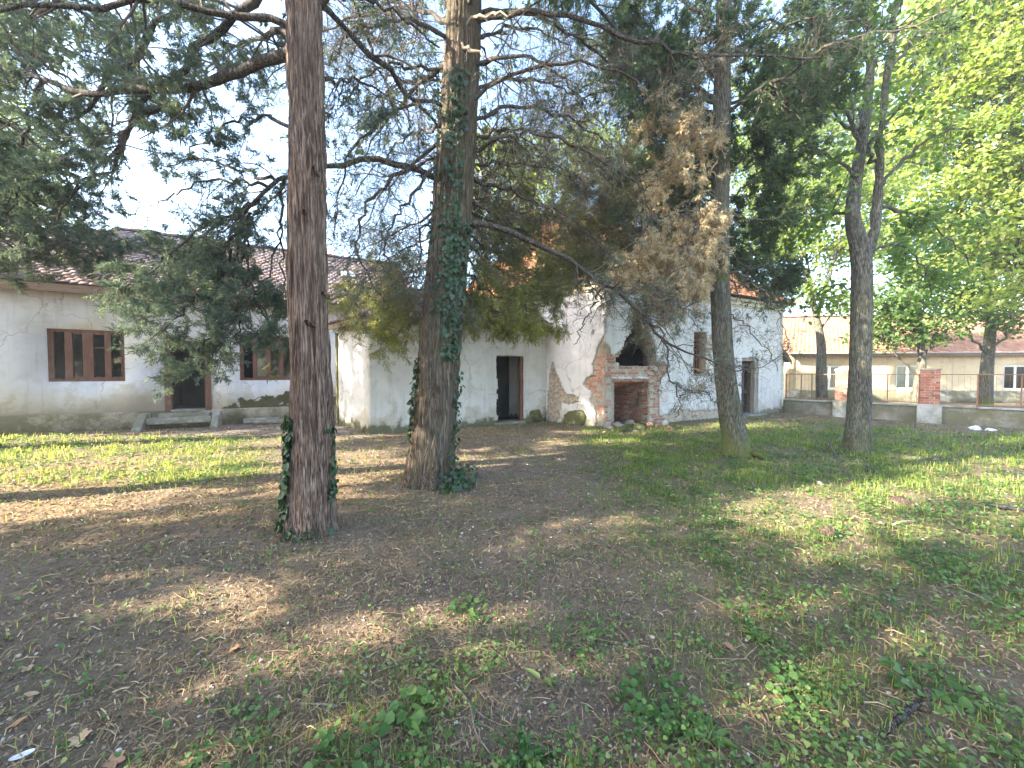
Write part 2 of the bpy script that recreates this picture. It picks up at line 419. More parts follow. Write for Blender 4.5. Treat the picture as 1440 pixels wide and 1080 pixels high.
# ------------------------------------------------------------------ ground
def zones(x, y):
    """green cover, straw cover, packed pale earth at ground points"""
    px, py = to_pix(x, y)
    a = n2(x, y, 0.9, 1, 4); b = n2(x, y, 3.2, 2, 3); c = n2(x, y, 0.45, 5, 3)
    def box(v, lo, hi, soft):
        return np.clip((v - lo) / soft, 0, 1) * np.clip((hi - v) / soft, 0, 1)
    lawn = box(px, -900, 400, 70) * box(y, 5.0, 9.7, 0.8) * np.clip((py - 600) / 15, 0, 1)
    right = np.clip((x - 0.08 * y - 0.5) / 1.3, 0, 1) * np.clip((13.5 - y) / 4.0, 0.25, 1)
    near = np.clip((2.6 - y) / 0.8, 0, 1) * np.clip((x + 1.5) / 0.5, 0, 1)
    g = 0.12 + 1.0 * lawn + 0.95 * right + 0.35 * near
    g = g * np.clip((a - 0.24) / 0.28, 0.10, 1) * np.clip((b - 0.16) / 0.32, 0.25, 1)
    left_dry = np.clip((-0.15 * y - x + 0.6) / 1.2, 0, 1) * np.clip((7.5 - y) / 2.0, 0, 1)
    s = (0.28 + 0.75 * left_dry + 0.25 * near) * np.clip((c - 0.30) / 0.3, 0.1, 1) * np.clip((n2(x, y, 2.2, 9, 3) - 0.25) / 0.3, 0.1, 1)
    pale = box(x, -9.5, -3.2, 1.0) * box(y, 9.0, 13.5, 0.8)
    bare = np.exp(-(((x - 0.22) / 0.35) ** 2 + ((y - 1.75) / 0.3) ** 2))
    g = g * (1 - 0.85 * pale) * (1 - bare)
    return np.clip(g, 0, 1), np.clip(s, 0, 1) * (1 - 0.6 * bare), np.clip(pale + bare * 0.0, 0, 1)

def gz(x, y):
    """ground height"""
    x = np.asarray(x, float); y = np.asarray(y, float)
    h = (n2(x, y, 0.35, 3, 3) - 0.5) * 0.10 + (n2(x, y, 2.1, 4, 3) - 0.5) * 0.035
    return h

def build_ground():
    def axis(lo, hi, fine_lo, fine_hi, st):
        a = list(np.arange(fine_lo, fine_hi + 1e-6, st)); s = st
        v = fine_hi
        while v < hi:
            s *= 1.25; v += s; a.append(min(v, hi))
        s = st; v = fine_lo
        while v > lo:
            s *= 1.25; v -= s; a.insert(0, max(v, lo))
        return np.array(a)
    xs = axis(-120, 120, -6, 7, 0.06); ys = axis(-60, 210, 0.6, 8, 0.06)
    X, Y = np.meshgrid(xs, ys)
    near = np.clip(1.6 - np.hypot(X, Y) / 30, 0, 1)
    Z = gz(X, Y) * near
    fz = (n2(X, Y, 9, 8, 3) - 0.5) * 0.030 + (n2(X, Y, 24, 6, 2) - 0.5) * 0.016
    Z = Z + fz * np.clip(1.4 - np.hypot(X, Y) / 9, 0, 1)
    n, m = X.shape
    idx = np.arange(n * m).reshape(n, m)
    Fq = np.stack([idx[:-1, :-1], idx[:-1, 1:], idx[1:, 1:], idx[1:, :-1]], -1).reshape(-1, 4)
    g, s, p = zones(X, Y)
    t = NT('yard_soil')
    v = t.coord('Object')
    a = t.noise(v, 1.1, 8, 0.65); b = t.noise(v, 14, 8, 0.7); c2 = t.noise(v, 75, 5, 0.75)
    soil = t.mix(t.ramp(b, [(0.35, 0.0), (0.65, 1.0)]), (0.118, 0.086, 0.064), (0.29, 0.217, 0.158))
    soil = t.mix(t.ramp(a, [(0.45, 0.0), (0.7, 0.7)]), soil, (0.32, 0.245, 0.18))
    soil = t.mix(t.ramp(c2, [(0.56, 0.0), (0.72, 0.75)]), soil, (0.36, 0.285, 0.21))
    soil = t.mix(t.ramp(t.noise(v, 130, 3, 0.6), [(0.70, 0.0), (0.76, 0.8)]), soil, (0.50, 0.46, 0.40))
    soil = t.mix(t.ramp(t.noise(v, 48, 6, 0.75), [(0.30, 0.9), (0.46, 0.0)]), soil, (0.035, 0.027, 0.022))
    soil = t.mix(t.ramp(t.noise(v, 95, 4, 0.7, 1.5), [(0.60, 0.0), (0.68, 0.6)]), soil, (0.34, 0.25, 0.165))
    col = t.mix(t.math('MULTIPLY', t.attr('straw'), 0.75), soil, t.mix(c2, (0.18, 0.12, 0.065), (0.42, 0.29, 0.155)))
    col = t.mix(t.math('MULTIPLY', t.math('MULTIPLY', t.attr('green'), t.ramp(b, [(0.30, 0.2), (0.6, 1.0)])), 0.8), col, t.mix(c2, (0.070, 0.088, 0.024), (0.165, 0.19, 0.055)))
    col = t.mix(t.math('MULTIPLY', t.attr('pale'), t.ramp(a, [(0.3, 0.25), (0.6, 0.9)])), col, t.mix(b, (0.16, 0.135, 0.12), (0.30, 0.265, 0.24)))
    mat = t.bsdf(col, 0.95, t.math('ADD', b, t.math('MULTIPLY', c2, 0.6)), 1.0, 0.05, 0.12)
    me = mesh_np('ground', np.stack([X, Y, Z], -1).reshape(-1, 3), [Fq], mat, True)
    for nm, arr in (('green', g), ('straw', s), ('pale', p)):
        at_ = me.attributes.new(nm, 'FLOAT', 'POINT'); at_.data.foreach_set('value', arr.astype(np.float32).ravel())
    return tag(link('ground', me), kind='structure')
build_ground()

# ------------------------------------------------------------------ walls
UZ = np.array([0, 0, 1.0])
ANG = math.radians(28)
U = np.array([math.cos(ANG), math.sin(ANG), 0]); N = np.array([-math.sin(ANG), math.cos(ANG), 0])   # along the walls / away from the camera

def wall_grid(P0, ud, inn, ts, zs, solid, thick, jit=0.0, front=0.0, seed=1):
    """wall skin of cells where solid(t,z); inn = direction into the building"""
    ts = np.asarray(ts, float); zs = np.asarray(zs, float)
    nt, nz = len(ts), len(zs)
    tc = (ts[:-1] + ts[1:]) / 2; zc = (zs[:-1] + zs[1:]) / 2
    TC, ZC = np.meshgrid(tc, zc, indexing='ij')
    S = solid(TC, ZC)
    T, Z = np.meshgrid(ts, zs, indexing='ij')
    rr = np.random.default_rng(seed)
    jt = np.zeros_like(T); jz = np.zeros_like(T); jd = np.zeros_like(T)
    if jit:
        pad = np.pad(S, 1, mode='edge')
        cnt = pad[:-1, :-1].astype(int) + pad[1:, :-1] + pad[:-1, 1:] + pad[1:, 1:]
        edge = (cnt > 0) & (cnt < 4)
        inner = np.ones_like(edge); inner[0] = inner[-1] = False; inner[:, 0] = inner[:, -1] = False
        e = edge & inner
        jt = np.where(e, rr.uniform(-jit, jit, T.shape), 0); jz = np.where(e, rr.uniform(-jit, jit, T.shape), 0)
        jd = (fbm(np.stack([T * 1.4, Z * 1.4, np.zeros_like(T) + seed], -1), 3, seed) - 0.5) * 0.02
    base = np.asarray(P0, float)
    FR = base + (T + jt)[..., None] * ud + (Z + jz)[..., None] * UZ + (front + jd)[..., None] * inn
    BK = base + (T + jt)[..., None] * ud + (Z + jz)[..., None] * UZ + (front + thick) * inn
    V = np.concatenate([FR.reshape(-1, 3), BK.reshape(-1, 3)])
    idx = np.arange(nt * nz).reshape(nt, nz); off = nt * nz
    q = []
    a, b, c, d = idx[:-1, :-1], idx[1:, :-1], idx[1:, 1:], idx[:-1, 1:]
    q.append(np.stack([a, b, c, d], -1)[S]); q.append(np.stack([a, d, c, b], -1)[S] + off)
    Sp = np.pad(S, 1, constant_values=False)
    for dt, dz, e0, e1 in ((-1, 0, d, a), (1, 0, b, c), (0, -1, a, b), (0, 1, c, d)):
        nb = Sp[1 + dt:1 + dt + S.shape[0], 1 + dz:1 + dz + S.shape[1]]
        k = S & ~nb
        q.append(np.stack([e1, e0, e0 + off, e1 + off], -1)[k])
    Q = np.concatenate(q)
    used = np.unique(Q); remap = np.zeros(len(V), int); remap[used] = np.arange(len(used))
    return V[used], remap[Q]

def cuts(lo, hi, marks, step):
    a = sorted(set([lo, hi] + [m for m in marks if lo < m < hi])); out = []
    for p, q in zip(a[:-1], a[1:]):
        k = max(1, int(round((q - p) / step)))
        out += list(np.linspace(p, q, k, endpoint=False))
    return out + [hi]

def holes_solid(openings):
    def f(t, z):
        s = np.ones_like(t, bool)
        for (t0, t1, z0, z1) in openings:
            s &= ~((t > t0) & (t < t1) & (z > z0) & (z < z1))
        return s
    return f

def wall_obj(name, root, mat, P0, ud, inn, L, z0, z1, openings, thick, step=0.6, front=0.0):
    ts = cuts(0, L, [o for q in openings for o in q[:2]], step); zs = cuts(z0, z1, [o for q in openings for o in q[2:]], step)
    V, Q = wall_grid(P0, ud, inn, ts, zs, holes_solid(openings), thick, front=front)
    return adopt(link(name, mesh_np(name, V, [Q], mat)), root)

def inside_poly(P, poly):
    x, y = P[..., 0], P[..., 1]; r = np.zeros(x.shape, bool); n = len(poly)
    for i in range(n):
        x0, y0 = poly[i]; x1, y1 = poly[(i + 1) % n]
        c = ((y0 > y) != (y1 > y)) & (x < (x1 - x0) * (y - y0) / ((y1 - y0) or 1e-9) + x0)
        r ^= c
    return r

def tiled_slope(name, root, mat, corners, tw=0.19, th=0.17, red=0.3, seed=1, skip=None):
    """roof slope from polygon corners (eave start, eave end, ... ) with courses of tiles lying on it"""
    c = [np.asarray(p, float) for p in corners]
    e = c[1] - c[0]; e /= np.linalg.norm(e)
    nrm = np.cross(e, c[2] - c[0]); nrm /= np.linalg.norm(nrm)
    if nrm[2] < 0: nrm = -nrm
    s = np.cross(nrm, e)
    if s[2] < 0: s = -s
    P2 = [(float((p - c[0]) @ e), float((p - c[0]) @ s)) for p in c]
    lo = min(p[0] for p in P2); hi = max(p[0] for p in P2); top = max(p[1] for p in P2)
    rr = np.random.default_rng(seed)
    us, vs = [], []
    for r in range(int(top / th) + 1):
        k = np.arange(lo, hi, tw) + (tw / 2 if r % 2 else 0)
        us.append(k); vs.append(np.full(len(k), r * th))
    u = np.concatenate(us); v = np.concatenate(vs)
    ok = inside_poly(np.stack([u + tw / 2, v + th / 2], -1), P2)
    if skip is not None:
        ok &= ~skip(u + tw / 2, v + th / 2)
    u, v = u[ok], v[ok]; m = len(u)
    ju = rr.normal(0, 0.006, m); jl = rr.normal(0, 0.012, m); jh = rr.uniform(0.02, 0.045, m); sk = rr.normal(0, 0.006, m)
    def pt(a, b, h):
        return c[0] + a[:, None] * e + b[:, None] * s + h[:, None] * nrm
    g = 0.006
    u0, u1 = u + ju + g, u + ju + tw - g; um = (u0 + u1) / 2
    v0 = v - 0.03 + jl; v1 = v + th + 0.02
    z0 = np.zeros(m) + 0.004
    P = [pt(u0, v0 + sk, jh), pt(um, v0 - 0.012, jh + 0.006), pt(u1, v0 - sk, jh), pt(u1, v1, z0 + 0.008), pt(u0, v1, z0 + 0.008),
         pt(u0, v0 + sk, jh - 0.022), pt(um, v0 - 0.012, jh - 0.018), pt(u1, v0 - sk, jh - 0.022)]
    V = np.stack(P, 1).reshape(-1, 3)
    b = np.arange(m) * 8
    q = np.concatenate([np.stack([b + 5, b + 6, b + 1, b], -1), np.stack([b + 6, b + 7, b + 2, b + 1], -1), np.stack([b + 7, b + 3, b + 2, b + 2], -1)[:0], np.stack([b, b + 1, b + 2, b + 3], -1)])
    t3 = np.concatenate([np.stack([b, b + 3, b + 4], -1), np.stack([b + 5, b, b + 4], -1), np.stack([b + 7, b + 3, b + 2], -1)])
    tn = rr.uniform(0, 1, m) * 0.55 + red * (fbm(np.stack([u * 0.7, v * 0.7, u * 0 + seed], -1), 3, seed) - 0.2) * 1.3
    me = mesh_np(name, V, [q, t3], mat, False, np.repeat(np.clip(tn, 0, 1), 8))
    o = adopt(link(name, me), root)
    o['kind'] = 'stuff'
    b2 = MB(); b2.poly([p - nrm * 0.005 for p in c], -nrm * 0.06)
    adopt(b2.build('roof_boarding', M['wood_dark']), root)
    return o

def timber(root, name, mat, P, ex, ey, ez, bevel=0.004):
    return adopt(MB().box(P, ex, ey, ez).build(name, mat, None, bevel), root)

# shared brick meshes
def brick_mesh(seed, mat):
    rr = np.random.default_rng(seed)
    bm = bmesh.new()
    bmesh.ops.create_cube(bm, size=1.0)
    bmesh.ops.bevel(bm, geom=list(bm.edges), offset=0.045, segments=1, affect='EDGES')
    for v in bm.verts:
        v.co += Vector(rr.normal(0, 0.022, 3))
    me = bpy.data.meshes.new('brick'); bm.to_mesh(me); bm.free()
    me.materials.append(mat)
    return me
BRICKS = [brick_mesh(i, M['brick']) for i in range(5)]
BRICKS_RED = [brick_mesh(20 + i, M['brick_red']) for i in range(5)]

def put_brick(root, c, ud, inn, size, meshes=BRICKS, name='brick', roll=0.0):
    o = bpy.data.objects.new(name, random.choice(meshes))
    COL.objects.link(o)
    x = Vector(ud).normalized(); y = Vector(inn).normalized(); z = x.cross(y)
    if z.z < 0 and abs(z.z) > 0.5: z = -z
    Mx = Matrix(((x.x, y.x, z.x), (x.y, y.y, z.y), (x.z, y.z, z.z))).to_4x4()
    Mx = Matrix.Translation(Vector([float(a) for a in c])) @ Mx @ Matrix.Rotation(roll, 4, 'Y') @ Matrix.Diagonal((*size, 1))
    o.parent = root
    o.matrix_parent_inverse = Matrix.Translation(-root.location)
    o.matrix_basis = Mx
    return o

def brickwork(root, P0, ud, inn, t0, t1, z0, z1, ok, meshes=BRICKS, proud=0.0, L=0.25, H=0.068, gap=0.012, deep=0.11, headers=0.3):
    r = 0; z = z0
    rr = random.Random(int(t0 * 100 + z0 * 1000) + 5)
    while z < z1:
        t = t0 + (-(L / 2) if r % 2 else 0) + rr.uniform(-0.02, 0.02)
        while t < t1:
            l = L if rr.random() > headers else L * 0.5
            if t < t0:
                l = l - (t0 - t); t = t0
                if l < 0.05: t += l + gap; continue
            if ok(t + l / 2, z + H / 2) and rr.random() > 0.07:
                d = proud + rr.uniform(-0.028, 0.022)
                put_brick(root, np.asarray(P0) + ud * (t + l / 2) + UZ * (z + H / 2) + inn * (deep / 2 - d), ud, inn, (l * rr.uniform(0.93, 1.0), deep, H * rr.uniform(0.9, 1.02)), meshes, roll=rr.uniform(-0.045, 0.045))
            t += l + gap
        z += H + gap; r += 1

def blob_mesh(name, mat, size, seed, rough=0.25, sub=2):
    bm = bmesh.new(); bmesh.ops.create_icosphere(bm, subdivisions=sub, radius=1.0)
    rr = np.random.default_rng(seed)
    P = np.array([v.co[:] for v in bm.verts])
    k = 1 + rough * (fbm(P * 1.6 + seed * 5.1, 3, seed) - 0.5) * 2.4
    # flatten some sides so it reads as broken stone
    for _ in range(10):
        d = rr.normal(size=3); d /= np.linalg.norm(d); lim = rr.uniform(0.45, 0.8)
        h = (P * k[:, None]) @ d
        k = np.where(h > lim, k * lim / np.maximum(h, 1e-6), k)
    for v, p, kk in zip(bm.verts, P, k):
        v.co = Vector(p * kk * np.asarray(size))
    me = bpy.data.meshes.new(name); bm.to_mesh(me); bm.free(); me.materials.append(mat)
    return me

# ------------------------------------------------------------------ left house
L0 = np.array([-12.8, 9.6, 0.0])
hl = empty('house', L0 + U * 4, 'long white plastered house with tiled roof and brown framed windows beside steps', 'house')
W1 = (0.81, 2.31, 1.33, 2.72); DR = (3.14, 4.22, 0.44, 2.50); W2 = (4.93, 6.43, 1.33, 2.72)
TS = -2.4; TE = 10.6; EAVE = 3.85; RIDGE = 6.35; HD = 3.5
sh = lambda o: (o[0] - TS, o[1] - TS, o[2], o[3])
wall_obj('wall', hl, M['plaster_left'], L0 + U * TS, U, N, TE - TS, 0.47, EAVE, [sh(W1), sh((DR[0], DR[1], 0.47, DR[3])), sh(W2)], 0.42)
wall_obj('plinth', hl, M['plinth'], L0 + U * TS, U, N, TE - TS, -0.15, 0.47, [sh((DR[0], DR[1], 0.43, 0.6))], 0.46, front=-0.035)
# damp mossy plaster patch under the second window
pm = lambda t, z: (z < 0.84 + 0.07 * np.sin(t * 2.3) + 0.34 * (n2(t, z, 3.2, 4, 4) - 0.5) - 0.45 * np.clip((4.9 - t) / 0.6, 0, 1) - 0.6 * np.clip((t - 7.5) / 1.2, 0, 1)) & (n2(t, z, 7.0, 44, 3) > 0.33)
V, Q = wall_grid(L0, U, N, cuts(4.32, 8.6, [], 0.035), cuts(0.47, 1.15, [], 0.03), pm, 0.02, 0.014, -0.006, 3)
o = adopt(link('mossy_plaster', mesh_np('mossy_plaster', V, [Q], M['mossy_wall'])), hl)
# other walls, floor inside
rot = lambda p: np.asarray(p, float)
wall_obj('wall', hl, M['plaster_left'], L0 + U * TS, N, U, 7.0, -0.15, EAVE, [], 0.40)
wall_obj('wall', hl, M['plaster_left'], L0 + U * TE, N, -U, 7.0, -0.15, EAVE, [], 0.40)
wall_obj('wall', hl, M['plaster_left'], L0 + U * TS + N * 7.0, U, -N, TE - TS, -0.15, EAVE, [], 0.40)
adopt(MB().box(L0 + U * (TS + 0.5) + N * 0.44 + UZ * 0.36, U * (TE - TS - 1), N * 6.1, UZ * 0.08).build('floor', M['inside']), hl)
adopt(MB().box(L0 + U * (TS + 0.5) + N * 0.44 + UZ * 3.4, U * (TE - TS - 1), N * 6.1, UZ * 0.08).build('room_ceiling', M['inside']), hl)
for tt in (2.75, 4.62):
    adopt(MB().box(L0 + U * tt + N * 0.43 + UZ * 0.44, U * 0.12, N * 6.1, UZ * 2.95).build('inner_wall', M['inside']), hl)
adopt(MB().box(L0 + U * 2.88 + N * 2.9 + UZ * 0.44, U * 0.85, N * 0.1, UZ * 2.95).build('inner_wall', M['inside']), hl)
# roof
ov = 0.38
zo = EAVE + 0.02
e0 = L0 + U * (TS - ov) - N * ov + UZ * zo; e1 = L0 + U * TE - N * ov + UZ * zo
r0 = L0 + U * (TS + HD) + N * HD + UZ * (RIDGE + 0.1); r1 = L0 + U * TE + N * HD + UZ * (RIDGE + 0.1)
f0 = L0 + U * (TS - ov) + N * (7 + ov) + UZ * zo; f1 = L0 + U * TE + N * (7 + ov) + UZ * zo
tiled_slope('roof_tiles', hl, M['tile_old'], [e0, e1, r1, r0], red=0.45, seed=4)
tiled_slope('roof_tiles', hl, M['tile_old'], [f0, e0, r0], red=0.6, seed=5)
tiled_slope('roof_tiles', hl, M['tile_old'], [f1, f0, r0, r1], 0.4, 0.36, red=0.6, seed=6)
adopt(MB().poly([e1 - UZ * 0.1 + U * 0.01, r1 - UZ * 0.12 + U * 0.01, f1 - UZ * 0.1 + U * 0.01], -U * 0.3).build('gable', M['plaster_left']), hl)
timber(hl, 'eave_board', M['wood_fascia'], e0 - UZ * 0.24, U * (TE - TS + ov), N * 0.035, UZ * 0.20)
timber(hl, 'soffit', M['wood_fascia'], e0 - UZ * 0.20 + N * 0.04, U * (TE - TS + ov), N * (ov - 0.05), UZ * 0.03)
k = 0
# ridge tiles
for i in range(int((TE - TS - HD) / 0.38)):
    p = r0 + U * (i * 0.38)
    m = MB()
    a = [p + N * (0.13 * math.cos(w)) + UZ * (0.10 * math.sin(w) - 0.01 + 0.012 * (i % 3)) for w in np.linspace(0, math.pi, 7)]
    m.poly(a, U * 0.37)
    adopt(m.build('ridge_tile', M['tile_red'] if i % 4 == 1 else M['tile_old']), hl)
# pale panels standing for sky glints on the roof, brightness put into colour
sl = (r0 - e0) - U * ((r0 - e0) @ U); sl /= np.linalg.norm(sl); rn = np.cross(U, sl)
def roof_glint(px, py, w, h):
    d = FWD + (px - 720) / F * RGT + (540 - py) / F * UPV
    o_ = np.array([0, 0, EYE]); t_ = ((e0 - o_) @ rn) / (d @ rn); c = o_ + d * t_ + rn * 0.03
    f = MB().box(c - U * w / 2 - sl * h / 2, U * w, sl * h, rn * 0.06).build('glint_panel', M['zinc'], None, 0.005); adopt(f, hl)
    g = MB().box(c - U * (w / 2 - 0.05) - sl * (h / 2 - 0.05) + rn * 0.0605, U * (w - 0.1), sl * (h - 0.1), rn * 0.006).build('pane', M['sky_glint']); adopt(g, hl)
    g.parent = f; g.matrix_parent_inverse = Matrix.Identity(4) if False else Matrix.Translation(-hl.location) @ Matrix.Identity(4)
    g.matrix_parent_inverse = Matrix.Identity(4)
    return f
def sub(child, part):
    """sub-part: same local frame as its part (both written in world coordinates)"""
    child.parent = part
    child.matrix_parent_inverse = Matrix.Identity(4)
    return child
for (px, py) in ((276, 358), (490, 388)):
    roof_glint(px, py, 0.5, 0.55)

def window_unit(root, P0, spec, layout, mat, depth=0.10, sill=True, broken=None, bars=None):
    """frame in an opening. layout: list of (t0,t1,kind) panes; the wood fills between"""
    t0, t1, z0, z1 = spec
    m = MB(); fw = 0.075
    setb = 0.06
    B = lambda t, z: np.asarray(P0) + U * t + UZ * z + N * setb
    m.box(B(t0, z0), U * (t1 - t0), N * depth, UZ * fw); m.box(B(t0, z1 - fw), U * (t1 - t0), N * depth, UZ * fw)
    m.box(B(t0, z0 + fw), U * fw, N * depth, UZ * (z1 - z0 - 2 * fw)); m.box(B(t1 - fw, z0 + fw), U * fw, N * depth, UZ * (z1 - z0 - 2 * fw))
    win = adopt(m.build('window', mat, None, 0.006), root)
    prev = t0 + fw
    for i, (a, b, kind) in enumerate(layout):
        if a - prev > 0.02:
            sub(MB().box(B(prev, z0 + fw) - N * 0.012, U * (a - prev), N * (depth - 0.01), UZ * (z1 - z0 - 2 * fw)).build('mullion', mat, None, 0.006), win)
        prev = b
        za, zb = z0 + fw, z1 - fw
        if kind in ('glass', 'bar', 'broken'):
            for zz in (za, zb - 0.045):
                sub(MB().box(B(a, zz) + N * 0.01, U * (b - a), N * 0.05, UZ * 0.045).build('sash_rail', mat, None, 0.004), win)
            y = B(0, 0) * 0
            if kind == 'broken':
                pts = [(0, 0), (1, 0), (1, 0.16), (0.78, 0.12), (0.70, 0.22), (0.45, 0.10), (0.30, 0.24), (0, 0.20)]
                up = [(0, 0.40), (0.25, 0.47), (0.5, 0.42), (0.72, 0.50), (1, 0.30), (1, 1), (0, 1)]
                for pp in (pts, up):
                    sub(MB().poly([B(a + (b - a) * q[0], za + 0.045 + (zb - za - 0.09) * q[1]) + N * 0.03 for q in pp], N * 0.004).build('pane', M['glass']), win)
            else:
                sub(MB().box(B(a, za + 0.045) + N * 0.03, U * (b - a), N * 0.004, UZ * (zb - za - 0.09)).build('pane', M['glass']), win)
            if kind == 'bar':
                sub(MB().box(B(a, za + (zb - za) * 0.66) + N * 0.012, U * (b - a), N * 0.03, UZ * 0.03).build('glazing_bar', mat, None, 0.004), win)
    if t1 - fw - prev > 0.02:
        sub(MB().box(B(prev, z0 + fw) - N * 0.012, U * (t1 - fw - prev), N * (depth - 0.01), UZ * (z1 - z0 - 2 * fw)).build('mullion', mat, None, 0.006), win)
    return win
win1 = window_unit(hl, L0, W1, [(0.915, 1.125, 'open'), (1.27, 1.465, 'glass'), (1.67, 1.89, 'bar'), (2.02, 2.215, 'broken')], M['wood'])
win2 = window_unit(hl, L0, W2, [(5.03, 5.27, 'open'), (5.38, 5.62, 'glass'), (5.75, 5.98, 'glass'), (6.10, 6.33, 'glass')], M['wood'])
# cream sheets behind the broken pane standing for a reflection in the glass
c0 = L0 + U * 2.03 + N * 0.20
mb = MB(); mb.poly([c0 + U * a + UZ * b for a, b in ((0, 1.98), (0.06, 2.02), (0.19, 2.03), (0.2, 1.55), (0.13, 1.50), (0.14, 1.60), (0.175, 1.72), (0.16, 1.83), (0.09, 1.86), (0.0, 1.80))], N * 0.015)
sub(mb.build('reflection_sheet', M['cream']), win1)
mb = MB(); mb.poly([c0 + U * a + UZ * b + N * 0.0 for a, b in ((0.0, 2.48), (0.1, 2.505), (0.19, 2.46), (0.19, 2.53), (0.0, 2.53))], N * 0.015)
sub(mb.build('reflection_sheet', M['cream']), win1)
# door frame
fd = MB()
t0, t1, z0, z1 = DR
B = lambda t, z: L0 + U * t + UZ * z - N * 0.015
door = adopt(MB().box(B(t0, z0), U * 0.14, N * 0.20, UZ * (z1 - z0)).box(B(t1 - 0.14, z0), U * 0.14, N * 0.20, UZ * (z1 - z0)).box(B(t0 + 0.14, z1 - 0.13), U * (t1 - t0 - 0.28), N * 0.20, UZ * 0.13).build('door_frame', M['wood'], None, 0.008), hl)
adopt(MB().box(L0 + U * (t0 + 0.14) + UZ * (z0 - 0.002) - N * 0.06, U * (t1 - t0 - 0.28), N * 0.5, UZ * 0.05).build('threshold', M['concrete'], None, 0.01), hl)
# open door leaf inside, swung back on the right
lf = adopt(MB().box(L0 + U * (t1 - 0.20) + N * 0.20 + UZ * (z0 + 0.05), N * 0.82 - U * 0.10, U * 0.04, UZ * 1.86).build('door', M['wood_dark'], None, 0.005), hl)
# steps: slab between two cheek blocks
st = empty('doorstep', L0 + U * 3.6 - N * 0.4, 'grey concrete doorstep with two sloping cheek blocks below brown door frame', 'steps')
timber(st, 'tread', M['concrete'], L0 + U * 2.86 - N * 0.50 + UZ * 0.13, U * 1.42, N * 0.455, UZ * 0.17, 0.012)
timber(st, 'tread', M['concrete'], L0 + U * 3.05 - N * 0.26 + UZ * 0.30, U * 1.15, N * 0.215, UZ * 0.10, 0.012)
for tt, w in ((2.63, 0.20), (4.30, 0.17)):
    b = L0 + U * tt
    prof = [(-0.042, -0.05), (-0.78, -0.05), (-0.76, 0.06), (-0.30, 0.40), (-0.042, 0.42)]
    adopt(MB().poly([b + N * p + UZ * q for p, q in prof], U * w).build('cheek_block', M['concrete'], None, 0.015), st)
for i, (a, b_, l, w_, an) in enumerate(((5.05, 0.42, 0.95, 0.22, 0.05), (5.35, 0.72, 1.15, 0.26, -0.04))):
    d = U * math.cos(an) + N * math.sin(an); e = -U * math.sin(an) + N * math.cos(an)
    o = MB().box(L0 + U * a - N * b_ + UZ * 0.03, d * l, e * w_, UZ * (0.13 - 0.05 * i)).build('kerb_slab', M['concrete'], None, 0.012)
    tag(o, ['upper of two grey slabs leaning against mossy wall foot', 'lower grey slab lying before the mossy wall foot under window'][i], 'slab', 'slabs lying at the wall foot')
# ------------------------------------------------------------------ annex
C = np.array([-3.65, 9.85, 0.0]); J = np.array([1.10, 12.37, 0.0]); D = np.array([-5.18, 11.47, 0.0])
LA = np.linalg.norm(J - C); UA = (J - C) / LA; NA = np.array([-UA[1], UA[0], 0])
LD = np.linalg.norm(C - D); UD = (C - D) / LD; ND = np.array([-UD[1], UD[0], 0])
A = np.array([2.62, 10.87, 0.0])
UL = (J - A) / np.linalg.norm(J - A)
an = empty('annex', (C + J) / 2, 'low white plastered annex with dark open doorway beside the ruined corner', 'annex')
AE = 2.95
AD = (3.65, 4.55, 0.02, 2.08)
V, Q = wall_grid(C, UA, NA, cuts(0, LA, [AD[0], AD[1]], 0.05), cuts(-0.15, AE, [AD[2], AD[3]], 0.05),
    lambda t, z: ~((t > AD[0] - 0.02 - 0.05 * (n2(t, z, 5, 3, 2) - 0.4)) & (t < AD[1]) & (z > AD[2]) & (z < AD[3] + 0.10 * (n2(t, z, 6, 8, 2) - 0.4))), 0.42, 0.012)
adopt(link('wall', mesh_np('wall', V, [Q], M['plaster_annex'])), an)
wall_obj('wall', an, M['plaster_annex'], D, UD, ND, LD, -0.15, AE, [], 0.42)
K = D + (J - C)
wall_obj('wall', an, M['plaster_annex'], D, UA, NA, LA, -0.15, AE, [], 0.3)
wall_obj('wall', an, M['plaster_annex'], J, UL, -UA, 2.4, -0.15, AE, [], 0.2, front=0.02)
adopt(MB().box(C + UA * 1.2 + NA * 1.35, UA * 3.9, NA * 0.10, UZ * 2.9).build('inner_wall', M['inside']), an)  # inner walls added to shut out light and keep the doorway dark
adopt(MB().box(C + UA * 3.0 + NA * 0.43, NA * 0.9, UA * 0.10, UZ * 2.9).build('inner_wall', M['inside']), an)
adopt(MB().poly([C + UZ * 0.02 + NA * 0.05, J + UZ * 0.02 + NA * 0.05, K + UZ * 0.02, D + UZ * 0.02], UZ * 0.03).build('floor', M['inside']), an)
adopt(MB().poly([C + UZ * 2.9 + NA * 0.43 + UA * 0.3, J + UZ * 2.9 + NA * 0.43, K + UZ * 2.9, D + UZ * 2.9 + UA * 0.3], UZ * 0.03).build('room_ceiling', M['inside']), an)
# door jamb left in place, worn sill
timber(an, 'door_post', M['wood'], C + UA * (AD[1] - 0.11) + UZ * 0.03 + NA * 0.02, UA * 0.11, NA * 0.12, UZ * (AD[3] - 0.04), 0.006)
timber(an, 'door_lintel', M['wood'], C + UA * (AD[0] + 0.0) + UZ * (AD[3] - 0.02) + NA * 0.10, UA * (AD[1] - AD[0] - 0.1), NA * 0.2, UZ * 0.09, 0.006)
timber(an, 'threshold', M['concrete'], C + UA * (AD[0] - 0.12) - NA * 0.10 + UZ * -0.05, UA * (AD[1] - AD[0] + 0.15), NA * 0.5, UZ * 0.12, 0.012)
